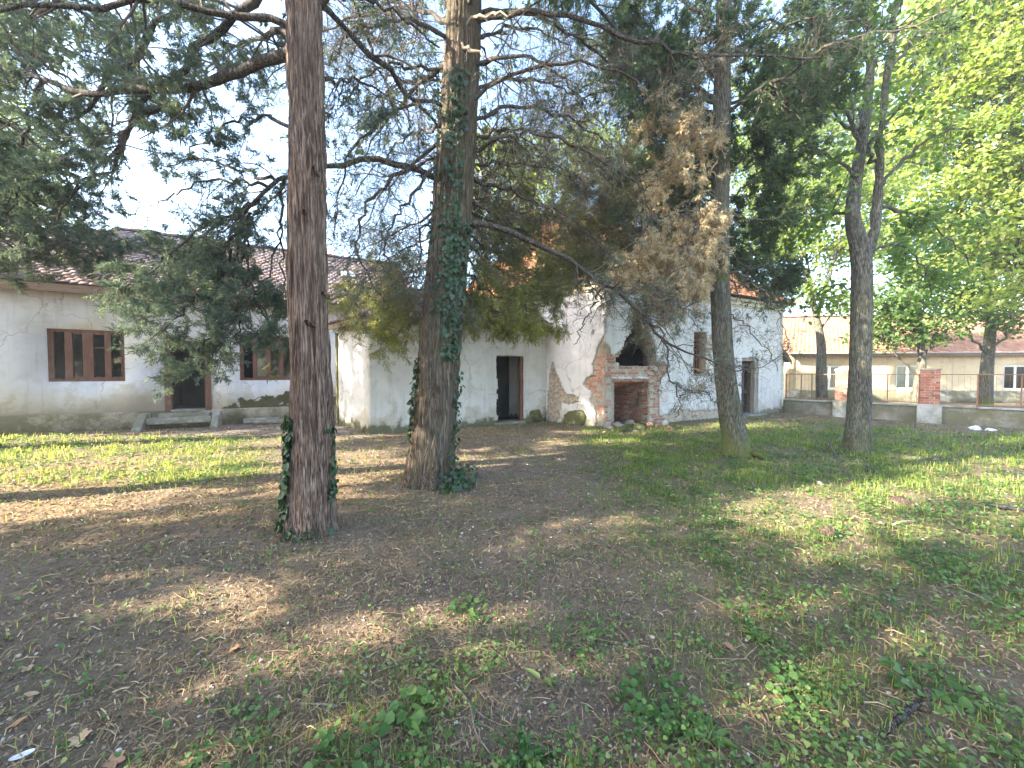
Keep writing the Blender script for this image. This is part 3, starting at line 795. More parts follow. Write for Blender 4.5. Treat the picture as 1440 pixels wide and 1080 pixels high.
# roof of the annex: front slope, slope over the slanting end
ao = 0.3
ce = C - NA * ao - ND * ao * 0.9 + UZ * (AE + 0.03); je = J - NA * ao + UA * 0.05 + UZ * (AE + 0.03); de = D - ND * ao - UD * 0.3 + UZ * (AE + 0.03)
E1 = (C + D) / 2 + UA * 1.6 + UZ * 4.05; E2 = (J + K) / 2 + UA * 0.2 + UZ * 4.05; ke = K + NA * 0.3 + UZ * (AE + 0.03)
tiled_slope('roof_tiles', an, M['tile_old'], [ce, je, E2, E1], red=0.4, seed=14)
tiled_slope('roof_tiles', an, M['tile_old'], [de, ce, E1], red=0.35, seed=15)
tiled_slope('roof_tiles', an, M['tile_old'], [ke, de, E1, E2], red=0.35, seed=16)
for a, b in ((ce, je), (de, ce)):
    d = b - a; L_ = np.linalg.norm(d); d /= L_; nn = np.array([-d[1], d[0], 0])
    timber(an, 'eave_board', M['wood_fascia'], a - UZ * 0.17 + nn * 0.02, d * L_, nn * 0.03, UZ * 0.14)
    timber(an, 'soffit', M['wood_fascia'], a - UZ * 0.10 + nn * 0.055, d * L_, nn * 0.26, UZ * 0.025)
# mossy post against the slanting end
mp_ = MB().box(D - ND * 0.03 - UD * 0.17, UD * 0.13, ND * 0.13, UZ * 2.75).build('mossy_post', M['mossy_stone'], None, 0.01)
tag(mp_, 'green moss covered post standing at the far end of the slanting annex wall', 'post')

# ------------------------------------------------------------------ chapel with the broken hearth
A = np.array([2.62, 10.87, 0.0])
LB = 9.09; LL = 7.3
UL = (J - A) / np.linalg.norm(J - A); NL = np.array([UL[1], -UL[0], 0])        # along the left face, into the building
if NL @ U < 0: NL = -NL
ch = empty('chapel', A + U * 2, 'tall white ruined building with exposed brick corner and broken hearth opening', 'ruined building')
CE = 4.15
niche = (0.29, 1.80, 0.0, 1.38)
hole = [(0.42, 1.77), (0.42, 1.98), (0.62, 2.12), (0.74, 2.35), (0.88, 2.58), (1.02, 2.72), (1.14, 3.02), (1.32, 3.36), (1.58, 3.20), (1.82, 2.68), (1.98, 2.25), (2.08, 1.98), (2.10, 1.77)]
cw = (3.80, 4.45, 1.50, 2.92); cd = (6.44, 7.50, 0.03, 2.10)
def core_solid(t, z):
    s = ~((t > niche[0]) & (t < niche[1]) & (z > -0.02) & (z < niche[3]))
    s &= ~inside_poly(np.stack([t + 0.06 * (n2(t, z, 7, 2, 2) - 0.5), z], -1), hole)
    for o_ in (cw, cd):
        s &= ~((t > o_[0]) & (t < o_[1]) & (z > o_[2]) & (z < o_[3]))
    return s
exA = [(-0.1, -0.2), (0.30, -0.2), (0.30, 1.42), (1.75, 1.42), (1.80, -0.2), (2.22, -0.2), (2.20, 0.9), (2.28, 1.4), (2.50, 1.52), (2.62, 1.80), (2.35, 1.93), (2.10, 1.82), (2.02, 2.3), (1.8, 2.72), (1.66, 3.34), (1.30, 3.5),
       (1.06, 3.06), (0.95, 2.74), (0.80, 2.62), (0.66, 2.36), (0.52, 2.14), (0.34, 2.05), (0.22, 2.28), (0.05, 2.42), (-0.1, 2.3)]
def exposed_r(t, z):
    w = 0.16 * (n2(t, z, 3.5, 12, 3) - 0.5)
    e = inside_poly(np.stack([t + w, z + w * 0.7], -1), exA)
    e |= ((t - 4.62) / 0.16) ** 2 + ((z - 2.3) / 0.5) ** 2 < 1 + 1.5 * (n2(t, z, 4, 13, 2) - 0.5)
    e |= ((t - 4.2) / 0.45) ** 2 + ((z - 1.05) / 0.22) ** 2 < 0.8 + 2.4 * (n2(t, z, 4, 14, 2) - 0.5)
    e |= (z < 0.28 + 0.5 * (n2(t, z, 1.5, 15, 3) - 0.5)) & (t > 2.2) & (t < 6.2)
    return e
tsA = cuts(0, LB, [niche[0], niche[1], cw[0], cw[1], cd[0], cd[1], 2.7], 0.068); zsA = cuts(-0.15, CE, [0.03, niche[3], cw[2], cw[3], cd[3]], 0.068)
V, Q = wall_grid(A + N * 0.035, U, N, tsA, zsA, core_solid, 0.50, 0.016, seed=5)
adopt(link('masonry', mesh_np('masonry', V, [Q], M['mortar'])), ch)
V, Q = wall_grid(A, U, N, tsA, zsA, lambda t, z: core_solid(t, z) & ~exposed_r(t, z), 0.032, 0.02, seed=6)
adopt(link('plaster', mesh_np('plaster', V, [Q], M['plaster_chapel'])), ch)
# left face: t runs from the corner A away towards the annex
exL = [(-0.1, -0.2), (0.26, -0.2), (0.30, 0.55), (0.48, 0.78), (0.40, 1.02), (0.74, 1.20), (0.60, 1.42), (0.40, 1.52), (0.44, 1.86), (0.26, 2.08), (0.22, 2.35), (0.08, 2.62), (-0.1, 2.6)]
exL2 = [(2.12, 0.25), (2.08, 0.9), (1.98, 1.55), (1.86, 1.95), (1.66, 1.45), (1.50, 1.15), (1.42, 0.95), (0.95, 0.88), (0.82, 0.70), (1.25, 0.60), (1.52, 0.66), (1.58, 0.3), (1.6, 0.1), (2.0, -0.05)]
def exposed_l(t, z):
    w = 0.14 * (n2(t, z, 3.5, 22, 3) - 0.5)
    P_ = np.stack([t + w, z + w], -1)
    return inside_poly(P_, exL) | inside_poly(P_, exL2)
tsL = cuts(0, LL, [], 0.055); zsL = cuts(-0.15, CE, [], 0.055)
allsolid = lambda t, z: np.ones_like(t, bool)
V, Q = wall_grid(A + NL * 0.035, UL, NL, cuts(0, LL, [], 0.5), cuts(-0.15, CE, [], 0.5), allsolid, 0.5)
adopt(link('masonry', mesh_np('masonry', V, [Q], M['mortar'])), ch)
V, Q = wall_grid(A, UL, NL, tsL, zsL, lambda t, z: ~exposed_l(t, z), 0.032, 0.02, seed=8)
adopt(link('plaster', mesh_np('plaster', V, [Q], M['plaster_chapel'])), ch)
# back and end walls
Bp = A + U * LB; B2 = Bp + N * 7.0; A2 = A + UL * LL
wall_obj('wall', ch, M['plaster_chapel'], Bp, N, -U, 7.0, -0.15, CE, [], 0.4)
dd = A2 - B2; l_ = np.linalg.norm(dd); dd /= l_
wall_obj('wall', ch, M['plaster_chapel'], B2, dd, np.array([dd[1], -dd[0], 0]) * -1 if np.array([dd[1], -dd[0], 0]) @ (A - A2) < 0 else np.array([dd[1], -dd[0], 0]), l_, -0.15, CE, [], 0.4)
# lines of real bricks in the exposed parts
brickwork(ch, A + N * 0.035, U, N, 0.02, 2.65, 0.0, 3.2, lambda t, z: bool(exposed_r(np.array([t]), np.array([z]))[0]) and bool(core_solid(np.array([t]), np.array([z]))[0]) and bool(core_solid(np.array([t - 0.07]), np.array([z]))[0]) and bool(core_solid(np.array([t + 0.07]), np.array([z]))[0]) and not (0.29 < t < 1.80 and 1.36 < z < 1.50), proud=0.012)
brickwork(ch, A + NL * 0.035, UL, NL, 0.02, 0.75, 0.0, 2.45, lambda t, z: bool(inside_poly(np.array([[t + 0.03, z]]), exL)[0]), proud=0.012)
# hearth: slab lintel, brick soffit, side and back of the recess
timber(ch, 'lintel_slab', M['mortar'], A + U * 0.24 + N * 0.012 + UZ * 1.385, U * 1.62 - UZ * 0.03, N * 0.40, UZ * 0.10, 0.02)
timber(ch, 'hearth_shelf', M['mortar'], A + U * 1.92 - N * 0.07 + UZ * 1.62, U * 0.52, N * 0.22, UZ * 0.05, 0.015)
nd = 1.0
hb = A + N * 0.54
adopt(MB().box(hb + U * 0.20 + N * nd, U * 1.75, N * 0.12, UZ * 1.75).box(hb + U * 0.10, U * 0.12, N * nd, UZ * 1.75).box(hb + U * 1.87, U * 0.12, N * nd, UZ * 1.75).build('hearth_recess', M['mortar']), ch)
brickwork(ch, A + U * 1.80 + N * 0.07, N, U, 0.0, 1.40, 0.02, 1.30, lambda t, z: n2(np.array([t]), np.array([z]), 2.5, 31, 2)[0] > 0.36, deep=0.10, proud=0.02, headers=0.2)
brickwork(ch, hb + U * 0.22 + N * (nd - 0.01), U, N, 0.0, 1.6, 0.02, 1.25, lambda t, z: n2(np.array([t]), np.array([z]), 2.5, 33, 2)[0] > 0.30, deep=0.10, proud=0.015)
# vaulted brick ceiling of the recess
vr = random.Random(3)
for i in range(18):
    y = 0.08 + i * 0.082
    for j in range(6):
        tt = 0.32 + j * 0.255 + (0.12 if i % 2 else 0)
        if tt + 0.2 > 1.85: continue
        zz = 1.36 - 0.28 * (y / 1.5) ** 1.4 + vr.uniform(-0.008, 0.008)
        put_brick(ch, A + U * (tt + 0.12) + N * y + UZ * zz, U, N, (0.245, 0.07, 0.10), roll=vr.uniform(-0.02, 0.02))
# rubble stones in the broken plaster of the left face
rr = random.Random(5)
stones = [blob_mesh('stone', M['rubble'], (1, 1, 1), 40 + i, 0.3, 2) for i in range(5)]
pts_ = []
for _ in range(900):
    t_, z_ = rr.uniform(0.75, 2.12), rr.uniform(0.05, 1.75)
    if inside_poly(np.array([[t_, z_]]), exL2)[0] and all((t_ - a) ** 2 + ((z_ - b) * 1.2) ** 2 > 0.105 ** 2 for a, b in pts_):
        pts_.append((t_, z_))
for (t_, z_) in pts_:
    s_ = rr.uniform(0.85, 1.25)
    put_brick(ch, A + UL * t_ + UZ * z_ + NL * 0.045, UL, NL, (0.078 * s_, 0.040, 0.062 * s_), stones, 'stone', rr.uniform(-0.5, 0.5))
# roof
co = 0.32
Ae = A + (-N - NL) * co * 0.75 + UZ * (CE + 0.10); Be = Bp + (U - N) * co + UZ * (CE + 0.10); B2e = B2 + (U + N) * co + UZ * (CE + 0.10); A2e = A2 + (N - NL) * co * 0.7 + UZ * (CE + 0.10)
R2 = Bp - U * 3.5 + N * 3.5 + UZ * 7.6; R1 = R2 - U * 4.6
tiled_slope('roof_tiles', ch, M['tile_red'], [Ae, Be, R2, R1], red=0.6, seed=24)
tiled_slope('roof_tiles', ch, M['tile_red'], [Be, B2e, R2], red=0.6, seed=25)
tiled_slope('roof_tiles', ch, M['tile_red'], [A2e, Ae, R1], red=0.5, seed=26)
tiled_slope('roof_tiles', ch, M['tile_red'], [B2e, A2e, R1, R2], 0.4, 0.36, red=0.5, seed=27)
t_c = plaster_mat('cornice_plaster', (0.62, 0.56, 0.42), 0.2, 0.05, 0.0, 30)
for (p0, ud, inn, L_) in ((A - U * 0.02, U, N, LB), (A - UL * 0.0, UL, NL, LL)):
    for h, pr, zz in ((0.10, 0.16, CE - 0.055), (0.12, 0.09, CE - 0.18), (0.05, 0.04, CE - 0.235)):
        adopt(MB().box(p0 - inn * pr + UZ * zz, ud * L_, inn * (pr - 0.003), UZ * h).build('cornice', t_c, None, 0.008), ch)
# barred window
def Bc(t, z): return A + U * t + UZ * z
adopt(MB().box(Bc(cw[0], cw[2]) + N * 0.24, U * 0.06, N * 0.08, UZ * 1.42).box(Bc(cw[1] - 0.06, cw[2]) + N * 0.24, U * 0.06, N * 0.08, UZ * 1.42).box(Bc(cw[0] + 0.06, cw[3] - 0.07) + N * 0.24, U * 0.53, N * 0.08, UZ * 0.07).box(Bc(cw[0] + 0.06, cw[2]) + N * 0.24, U * 0.53, N * 0.08, UZ * 0.06).build('window_frame', M['wood'], None, 0.006), ch)
adopt(MB().box(Bc(cw[0], cw[2] - 0.03) - N * 0.03, U * 0.66, N * 0.27, UZ * 0.035).build('window_sill', M['concrete'], None, 0.008), ch)
adopt(MB().box(Bc(cw[0] + 0.06, cw[2] + 0.06) + N * 0.28, U * 0.53, N * 0.005, UZ * 1.28).build('pane', M['glass']), ch)
for i in range(5):
    adopt(MB().box(Bc(cw[0] + 0.10 + i * 0.11, cw[2] + 0.0) + N * 0.12, U * 0.016, N * 0.016, UZ * 1.42).build('window_bar', M['rust']), ch)
for i in range(4):
    adopt(MB().box(Bc(cw[0], cw[2] + 0.2 + i * 0.32) + N * 0.105, U * 0.65, N * 0.012, UZ * 0.014).build('window_bar', M['rust']), ch)
# door: dark leaf of boards standing ajar, pale posts
for i in range(4):
    p = Bc(cd[0] + 0.06, cd[2]) + N * 0.16
    dv = U * math.cos(0.25) + N * math.sin(0.25)
    adopt(MB().box(p + dv * (i * 0.165), dv * 0.16, np.array([-dv[1], dv[0], 0]) * 0.04, UZ * (2.0 - 0.01 * (i % 2))).build('door_board', M['wood_dark'], None, 0.004), ch)
adopt(MB().box(Bc(cd[1] - 0.16, cd[2]) + N * 0.05, U * 0.16, N * 0.16, UZ * 2.06).box(Bc(cd[0], cd[2]) + N * 0.05, U * 0.05, N * 0.1, UZ * 2.06).box(Bc(cd[0] + 0.05, cd[3] - 0.10) + N * 0.05, U * 0.85, N * 0.12, UZ * 0.09).build('door_frame', M['wood_grey'], None, 0.006), ch)
timber(ch, 'threshold', M['concrete'], Bc(cd[0] - 0.1, -0.05) - N * 0.25, U * 1.3, N * 0.5, UZ * 0.11, 0.012)
# inside: dark back partition so the openings read deep
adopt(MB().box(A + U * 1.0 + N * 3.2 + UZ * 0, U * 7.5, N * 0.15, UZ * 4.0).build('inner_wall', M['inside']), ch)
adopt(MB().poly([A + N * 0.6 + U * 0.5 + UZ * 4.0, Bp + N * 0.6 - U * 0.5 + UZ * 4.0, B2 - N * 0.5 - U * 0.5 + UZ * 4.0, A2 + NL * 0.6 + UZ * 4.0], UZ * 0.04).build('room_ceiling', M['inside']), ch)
# bulging mossy foot of the wall
for i, (q, sz, sd, lb) in enumerate(((A + UL * 1.05 + UZ * 0.16 - NL * 0.02, (0.52, 0.16, 0.40), 3, 'big green mossy lump bulging from foot of broken plaster wall'), (C + UA * 4.98 + UZ * 0.16 - NA * 0.02, (0.26, 0.2, 0.30), 9, 'rounded mossy lump at wall foot right of dark doorway'))):
    o = bpy.data.objects.new('mossy_boulder', blob_mesh('mossy_boulder', M['mossy_stone'], (1, 1, 1), sd, 0.18, 3)); COL.objects.link(o)
    o.location = tuple(q); o.scale = sz; o.rotation_euler = (0, 0, math.atan2(UL[1], UL[0]) if i == 0 else ANG)
    for p in o.data.polygons: p.use_smooth = True
    tag(o, lb, 'boulder', 'mossy lumps along the wall foot')
# rubble heap before the hearth
heap_lb = {4: 'broken brick lump leaning near the right hearth jamb', 5: 'reddish broken brick just left of white plaster chunk', 9: 'last brick fragment at the right end of rubble heap', 11: 'small brick crumb lying in front of the rubble heap', 1: 'pale rubble block in the middle of heap under hearth opening', 2: 'dark mossy stone between the pale blocks of the heap', 6: 'pale stone at left end touching the brick corner', 7: 'little pale stone before the middle of the heap', 10: 'little pale stone in front of the largest block', 12: 'outermost small pale stone left of rubble heap'}
heap = [(868, 600, 0.26, 'rubble', 'largest pale rubble block heaped before brick hearth'), (886, 596, 0.20, 'rubble', None), (880, 606, 0.17, 'mossy_stone', None), (900, 604, 0.24, 'mossy_stone', 'long mossy stone in front of the brick hearth'),
        (915, 600, 0.20, 'brick', None), (926, 601, 0.17, 'brick', None), (858, 604, 0.14, 'rubble', None), (893, 608, 0.12, 'rubble', None), (935, 597, 0.22, 'white_stone', 'white chunk of plaster right of hearth jamb'), (941, 603, 0.15, 'brick', None), (874, 610, 0.10, 'rubble', None), (907, 611, 0.10, 'brick', None), (850, 608, 0.09, 'rubble', None)]
for i, (px, py, s_, mt, lb) in enumerate(heap):
    g = gnd(px, py)
    o = bpy.data.objects.new('rubble_stone', blob_mesh('rubble_stone', M['mossy_wall'] if mt == 'mossy_stone' and i == 2 else M[mt], (s_, s_ * 0.72, s_ * 0.55), 60 + i, 0.6, 3)); COL.objects.link(o)
    o.location = (g[0], g[1], s_ * 0.16 + gz(g[0], g[1])); o.rotation_euler = (rr.uniform(-0.3, 0.3), rr.uniform(-0.3, 0.3), rr.uniform(0, 6))
    tag(o, lb or heap_lb[i], 'stone', 'rubble heap before the hearth')
o = bpy.data.objects.new('plaster_chunk', blob_mesh('plaster_chunk', M['white_stone'], (0.13, 0.10, 0.09), 91, 0.3, 2)); COL.objects.link(o)
o.location = tuple(A + U * 0.62 + N * 0.22 + UZ * 1.82); tag(o, 'white plaster chunk sitting on the ledge in the broken hole', 'stone')

# ------------------------------------------------------------------ boundary wall, pillars, fence, far house
G0 = gnd(1101, 581); G0[2] = 0; G1 = gnd(1440, 603); G1[2] = 0
LF = np.linalg.norm(G1 - G0); UF = (G1 - G0) / LF; NF = np.array([-UF[1], UF[0], 0])
if NF[1] < 0: NF = -NF
bw = empty('boundary_wall', G0 + UF * 3, 'low grey rendered wall running along the yard edge under the mesh fence', 'wall')
tsF = cuts(0, LF + 5, [], 0.12)
V, Q = wall_grid(G0, UF, NF, tsF, cuts(-0.15, 0.50, [], 0.10), allsolid, 0.26, 0.0, seed=41)
V = V + (NF * ((fbm(V * 2.5, 3, 3) - 0.5) * 0.03)[:, None])
adopt(link('wall', mesh_np('wall', V, [Q], M['yard_wall'], False)), bw)
for i in range(int((LF + 5) / 1.2)):
    timber(bw, 'coping', M['concrete'], G0 + UF * (i * 1.2 + 0.005) - NF * 0.04 + UZ * (0.503 + 0.004 * (i % 2)), UF * 1.185, NF * 0.34, UZ * 0.055, 0.01)
def t_at(px):
    r = (px - 720) / F
    # G0+UF t with X = r*Y
    return (r * G0[1] - G0[0]) / (UF[0] - r * UF[1])
pl = [t_at(1186), t_at(1308), LF + 2.3]
lbs = ['red brick pillar on low wall half hidden by the pale trunk', 'red brick pillar with flat cap right of the pale trunk', 'red brick pillar on low wall farthest along beyond the frame']
for k, tp_ in enumerate(pl):
    c = G0 + UF * tp_ + NF * 0.13
    p = empty('brick_pillar', c, lbs[k], 'pillar', 'brick pillars of the yard wall')
    w = 0.42
    timber(p, 'base', M['concrete'], c - UF * 0.27 - NF * 0.27 + UZ * -0.1, UF * 0.54, NF * 0.54, UZ * 0.68, 0.015)
    timber(p, 'mortar_core', M['mortar'], c - UF * (w / 2 - 0.012) - NF * (w / 2 - 0.012) + UZ * 0.58, UF * (w - 0.024), NF * (w - 0.024), UZ * 1.05, 0.0)
    for r in range(13):
        z = 0.585 + r * 0.08
        for s_ in range(4):
            ud = (UF, NF, -UF, -NF)[s_]; inn = (NF, -UF, -NF, UF)[s_]
            o_ = c - ud * w / 2 - inn * w / 2
            for (q0, q1) in ([(0.113, 0.235), (0.247, 0.42)] if r % 2 else [(0.0, 0.20), (0.212, 0.305)]):
                put_brick(p, o_ + ud * (q0 + q1) / 2 + UZ * (z + 0.033) + inn * (0.05 - random.uniform(0, 0.008)), ud, inn, (q1 - q0, 0.10, 0.066), BRICKS_RED)
    timber(p, 'cap', M['rubble'], c - UF * 0.235 - NF * 0.235 + UZ * 1.632, UF * 0.47, NF * 0.47, UZ * 0.075, 0.015)
fn = empty('mesh_fence', G0 + UF * 4 + UZ * 0.55, 'thin rusty angle iron fence frames standing on the low wall', 'fence')
def bar(a, b, w=0.022):
    d = b - a; L_ = np.linalg.norm(d); d /= L_
    return d * L_
posts = [t_at(x) for x in (1104, 1125, 1140, 1247, 1292, 1375, 1437)] + [LF + 1.2]
for tp_ in posts:
    adopt(MB().box(G0 + UF * tp_ + NF * 0.12 + UZ * 0.55, UF * 0.03, NF * 0.03, UZ * 0.98).build('post', M['rust']), fn)
spans = [(posts[0], pl[0] - 0.22), (pl[0] + 0.22, pl[1] - 0.22), (pl[1] + 0.22, pl[2] - 0.22)]
for a, b in spans:
    for z in (0.60, 1.50):
        adopt(MB().box(G0 + UF * a + NF * 0.10 + UZ * z, UF * (b - a), NF * 0.018, UZ * 0.025).build('rail', M['rust']), fn)
m = MB()
for a, b in spans:
    x = a + 0.12
    while x < b - 0.05:
        m.box(G0 + UF * x + NF * 0.106 + UZ * 0.625, UF * 0.005, NF * 0.005, UZ * 0.875); x += 0.12
w_ = adopt(m.build('wires', M['rust']), fn); w_['kind'] = 'stuff'

# far yellow house
fh_dir = np.array([math.cos(-0.10), math.sin(-0.10), 0]); fh_in = np.array([-fh_dir[1], fh_dir[0], 0])
H0 = np.array([15.3, 21.2, 0.0])
fh = empty('yellow_house', H0 + fh_dir * 6, 'sunlit yellow house with grey plinth and red tiled roof beyond the mesh fence', 'house')
FHE = 2.62; FHL = 22.0
plaster_y = plaster_mat('yellow_plaster', (0.72, 0.56, 0.36), 0.3, 0.02, 0.0, 50)
fw_ = [t for t in ((1.55, 2.65), (5.4, 6.6), (10.55, 11.75), (15.5, 16.7))]
ops = [(a, b, 0.68, 1.98) for a, b in fw_]
wall_obj('wall', fh, plaster_y, H0, fh_dir, fh_in, FHL, 0.60, FHE, ops, 0.35)
wall_obj('plinth', fh, M['plinth'], H0, fh_dir, fh_in, FHL, -0.15, 0.60, [], 0.38, front=-0.03)
white = stone_mat('white_paint', (0.70, 0.70, 0.68), (0.82, 0.82, 0.80), 3)
for a, b in fw_:
    Bq = lambda t, z: H0 + fh_dir * t + UZ * z + fh_in * 0.06
    wf = adopt(MB().box(Bq(a, 0.68), fh_dir * (b - a), fh_in * 0.08, UZ * 0.09).box(Bq(a, 1.89), fh_dir * (b - a), fh_in * 0.08, UZ * 0.09).box(Bq(a, 0.77), fh_dir * 0.09, fh_in * 0.08, UZ * 1.12).box(Bq(b - 0.09, 0.77), fh_dir * 0.09, fh_in * 0.08, UZ * 1.12).box(Bq((a + b) / 2 - 0.05, 0.77), fh_dir * 0.1, fh_in * 0.08, UZ * 1.12).build('window', white, None, 0.006), fh)
    for q in (a + 0.09, (a + b) / 2 + 0.05):
        sub(MB().box(Bq(q, 0.77) + fh_in * 0.03, fh_dir * ((b - a) / 2 - 0.14), fh_in * 0.005, UZ * 1.12).build('pane', M['glass']), wf)
        sub(MB().box(Bq(q, 0.77) + fh_in * 0.12, fh_dir * ((b - a) / 2 - 0.14), fh_in * 0.02, UZ * 1.12).build('curtain', white), wf)
for p0, ud, inn, L_ in ((H0, fh_in, fh_dir, 8.0), (H0 + fh_dir * FHL, fh_in, -fh_dir, 8.0), (H0 + fh_in * 8, fh_dir, -fh_in, FHL)):
    wall_obj('wall', fh, plaster_y, p0, ud, inn, L_, -0.1, FHE, [], 0.35)
q0 = H0 - fh_dir * 0.3 - fh_in * 0.4 + UZ * (FHE + 0.02); q1 = q0 + fh_dir * (FHL + 0.6); rz = UZ * 2.5 + fh_in * 4.4
tiled_slope('roof_tiles', fh, M['tile_far'], [q0, q1, q1 + rz, q0 + rz], 0.22, 0.2, 0.8, 33)
q2 = q0 + fh_in * 8.8; q3 = q1 + fh_in * 8.8
tiled_slope('roof_tiles', fh, M['tile_far'], [q3, q2, q0 + rz, q1 + rz], 0.5, 0.4, 0.8, 34)
adopt(MB().poly([H0 + UZ * FHE, H0 + fh_in * 4 + UZ * (FHE + 2.3), H0 + fh_in * 8 + UZ * FHE], fh_dir * 0.3).build('gable', plaster_y), fh)
adopt(MB().poly([H0 + fh_dir * (FHL - 0.3) + UZ * FHE, H0 + fh_dir * (FHL - 0.3) + fh_in * 4 + UZ * (FHE + 2.3), H0 + fh_dir * (FHL - 0.3) + fh_in * 8 + UZ * FHE], fh_dir * 0.3).build('gable', plaster_y), fh)
timber(fh, 'eave_board', M['wood_fascia'], q0 - UZ * 0.18, fh_dir * (FHL + 0.6), fh_in * 0.03, UZ * 0.14)
timber(fh, 'gutter', M['zinc'], q0 - UZ * 0.06 - fh_in * 0.12, fh_dir * (FHL + 0.6), fh_in * 0.11, UZ * 0.08, 0.02)
# small outbuilding with a sloping verge next to the chapel
sb = empty('outbuilding', (11.9, 17.6, 0), 'small pale outbuilding with sloping red roof edge just right of the chapel', 'outbuilding')
S0 = np.array([11.6, 17.2, 0.0]); sd_ = np.array([0.78, 0.62, 0]); si = np.array([-0.62, 0.78, 0])
adopt(MB().poly([S0 - UZ * 0.1, S0 + sd_ * 1.7 - UZ * 0.1, S0 + sd_ * 1.7 + UZ * 2.2, S0 + UZ * 2.95], si * 4).build('wall', plaster_mat('outbuilding_plaster', (0.70, 0.64, 0.52), 0.3, 0.05, 0.2, 61)), sb)
tiled_slope('roof_tiles', sb, M['tile_red'], [S0 + sd_ * 1.95 - si * 0.25 + UZ * 2.13, S0 + sd_ * 1.95 + si * 4.2 + UZ * 2.13, S0 - sd_ * 2.2 + si * 4.2 + UZ * 3.96, S0 - sd_ * 2.2 - si * 0.25 + UZ * 3.96], red=0.7, seed=38)
timber(sb, 'verge_board', M['wood_fascia'], S0 - sd_ * 0.3 - si * 0.25 + UZ * 2.93, sd_ * 2.25 - UZ * 0.99, si * 0.03, UZ * 0.10)

# ------------------------------------------------------------------ trees: growth helpers
def norm(v):
    return v / np.maximum(np.linalg.norm(v, axis=-1, keepdims=True), 1e-9)

def spline(pts, n):
    P = np.asarray(pts, float); P = np.concatenate([[2 * P[0] - P[1]], P, [2 * P[-1] - P[-2]]])
    m = len(P) - 3; t = np.linspace(0, m - 1e-6, n); i = t.astype(int); f = (t - i)[:, None]
    a, b, c, d = P[i], P[i + 1], P[i + 2], P[i + 3]
    return 0.5 * (2 * b + (c - a) * f + (2 * a - 5 * b + 4 * c - d) * f ** 2 + (3 * b - a - 3 * c + d) * f ** 3)

def tubes(P, R, sides=4):
    """P (m,K,3), R (m,K) -> V, quads"""
    P = np.asarray(P, float); m, K, _ = P.shape
    T = np.empty_like(P); T[:, 1:-1] = P[:, 2:] - P[:, :-2]; T[:, 0] = P[:, 1] - P[:, 0]; T[:, -1] = P[:, -1] - P[:, -2]
    T = norm(T)
    mean = norm(P[:, -1] - P[:, 0])
    ref = np.where(np.abs(mean[:, 2:3]) < 0.8, np.array([[0, 0, 1.0]]), np.array([[1.0, 0, 0]]))
    a = norm(np.cross(T, ref[:, None, :])); b = np.cross(T, a)
    w = np.arange(sides) * 2 * math.pi / sides
    V = P[:, :, None] + R[:, :, None, None] * (np.cos(w)[None, None, :, None] * a[:, :, None] + np.sin(w)[None, None, :, None] * b[:, :, None])
    idx = np.arange(m * K * sides).reshape(m, K, sides)
    nx = np.roll(idx, -1, axis=2)
    Q = np.stack([idx[:, :-1], nx[:, :-1], nx[:, 1:], idx[:, 1:]], -1).reshape(-1, 4)
    return V.reshape(-1, 3), Q

def grow(P, R, per_m, length, K=5, ang=(35, 75), s0=0.1, s1=1.0, wander=0.25, grav=0.0, up=0.0, rscale=0.45, rmin=0.002, rng=RNG, lenfall=0.6, flat=0.0):
    """children along the polylines P (m,K0,3)"""
    m, K0, _ = P.shape
    seg = np.linalg.norm(P[:, 1:] - P[:, :-1], axis=-1).sum(1)
    cnt = rng.poisson(np.maximum(seg * (s1 - s0) * per_m, 0.0))
    par = np.repeat(np.arange(m), cnt); n = len(par)
    if n == 0:
        return np.zeros((0, K, 3)), np.zeros((0, K))
    s = rng.uniform(s0, s1, n); x = s * (K0 - 1); i = np.minimum(x.astype(int), K0 - 2); f = (x - i)[:, None]
    p = P[par, i] * (1 - f) + P[par, i + 1] * f
    t = norm(P[par, i + 1] - P[par, i])
    r0 = R[par, i] * (1 - f[:, 0]) + R[par, i + 1] * f[:, 0]
    rv = rng.normal(size=(n, 3)); rv[:, 2] *= (1 - flat)
    pr = norm(rv - (rv * t).sum(1, keepdims=True) * t)
    a = np.radians(rng.uniform(*ang, n))[:, None]
    d = norm(np.cos(a) * t + np.sin(a) * pr)
    L = rng.uniform(length[0], length[1], n) * (1 - lenfall * s)
    out = np.empty((n, K, 3)); out[:, 0] = p
    st = (L / (K - 1))[:, None]
    for k in range(1, K):
        d = norm(d + wander * rng.normal(size=(n, 3)) + np.array([0, 0, -grav + up]))
        out[:, k] = out[:, k - 1] + d * st
    rr = np.maximum(np.minimum(r0 * rscale, L * 0.022), rmin)
    Rr = rr[:, None] * np.linspace(1, 0.35, K)[None]
    return out, Rr

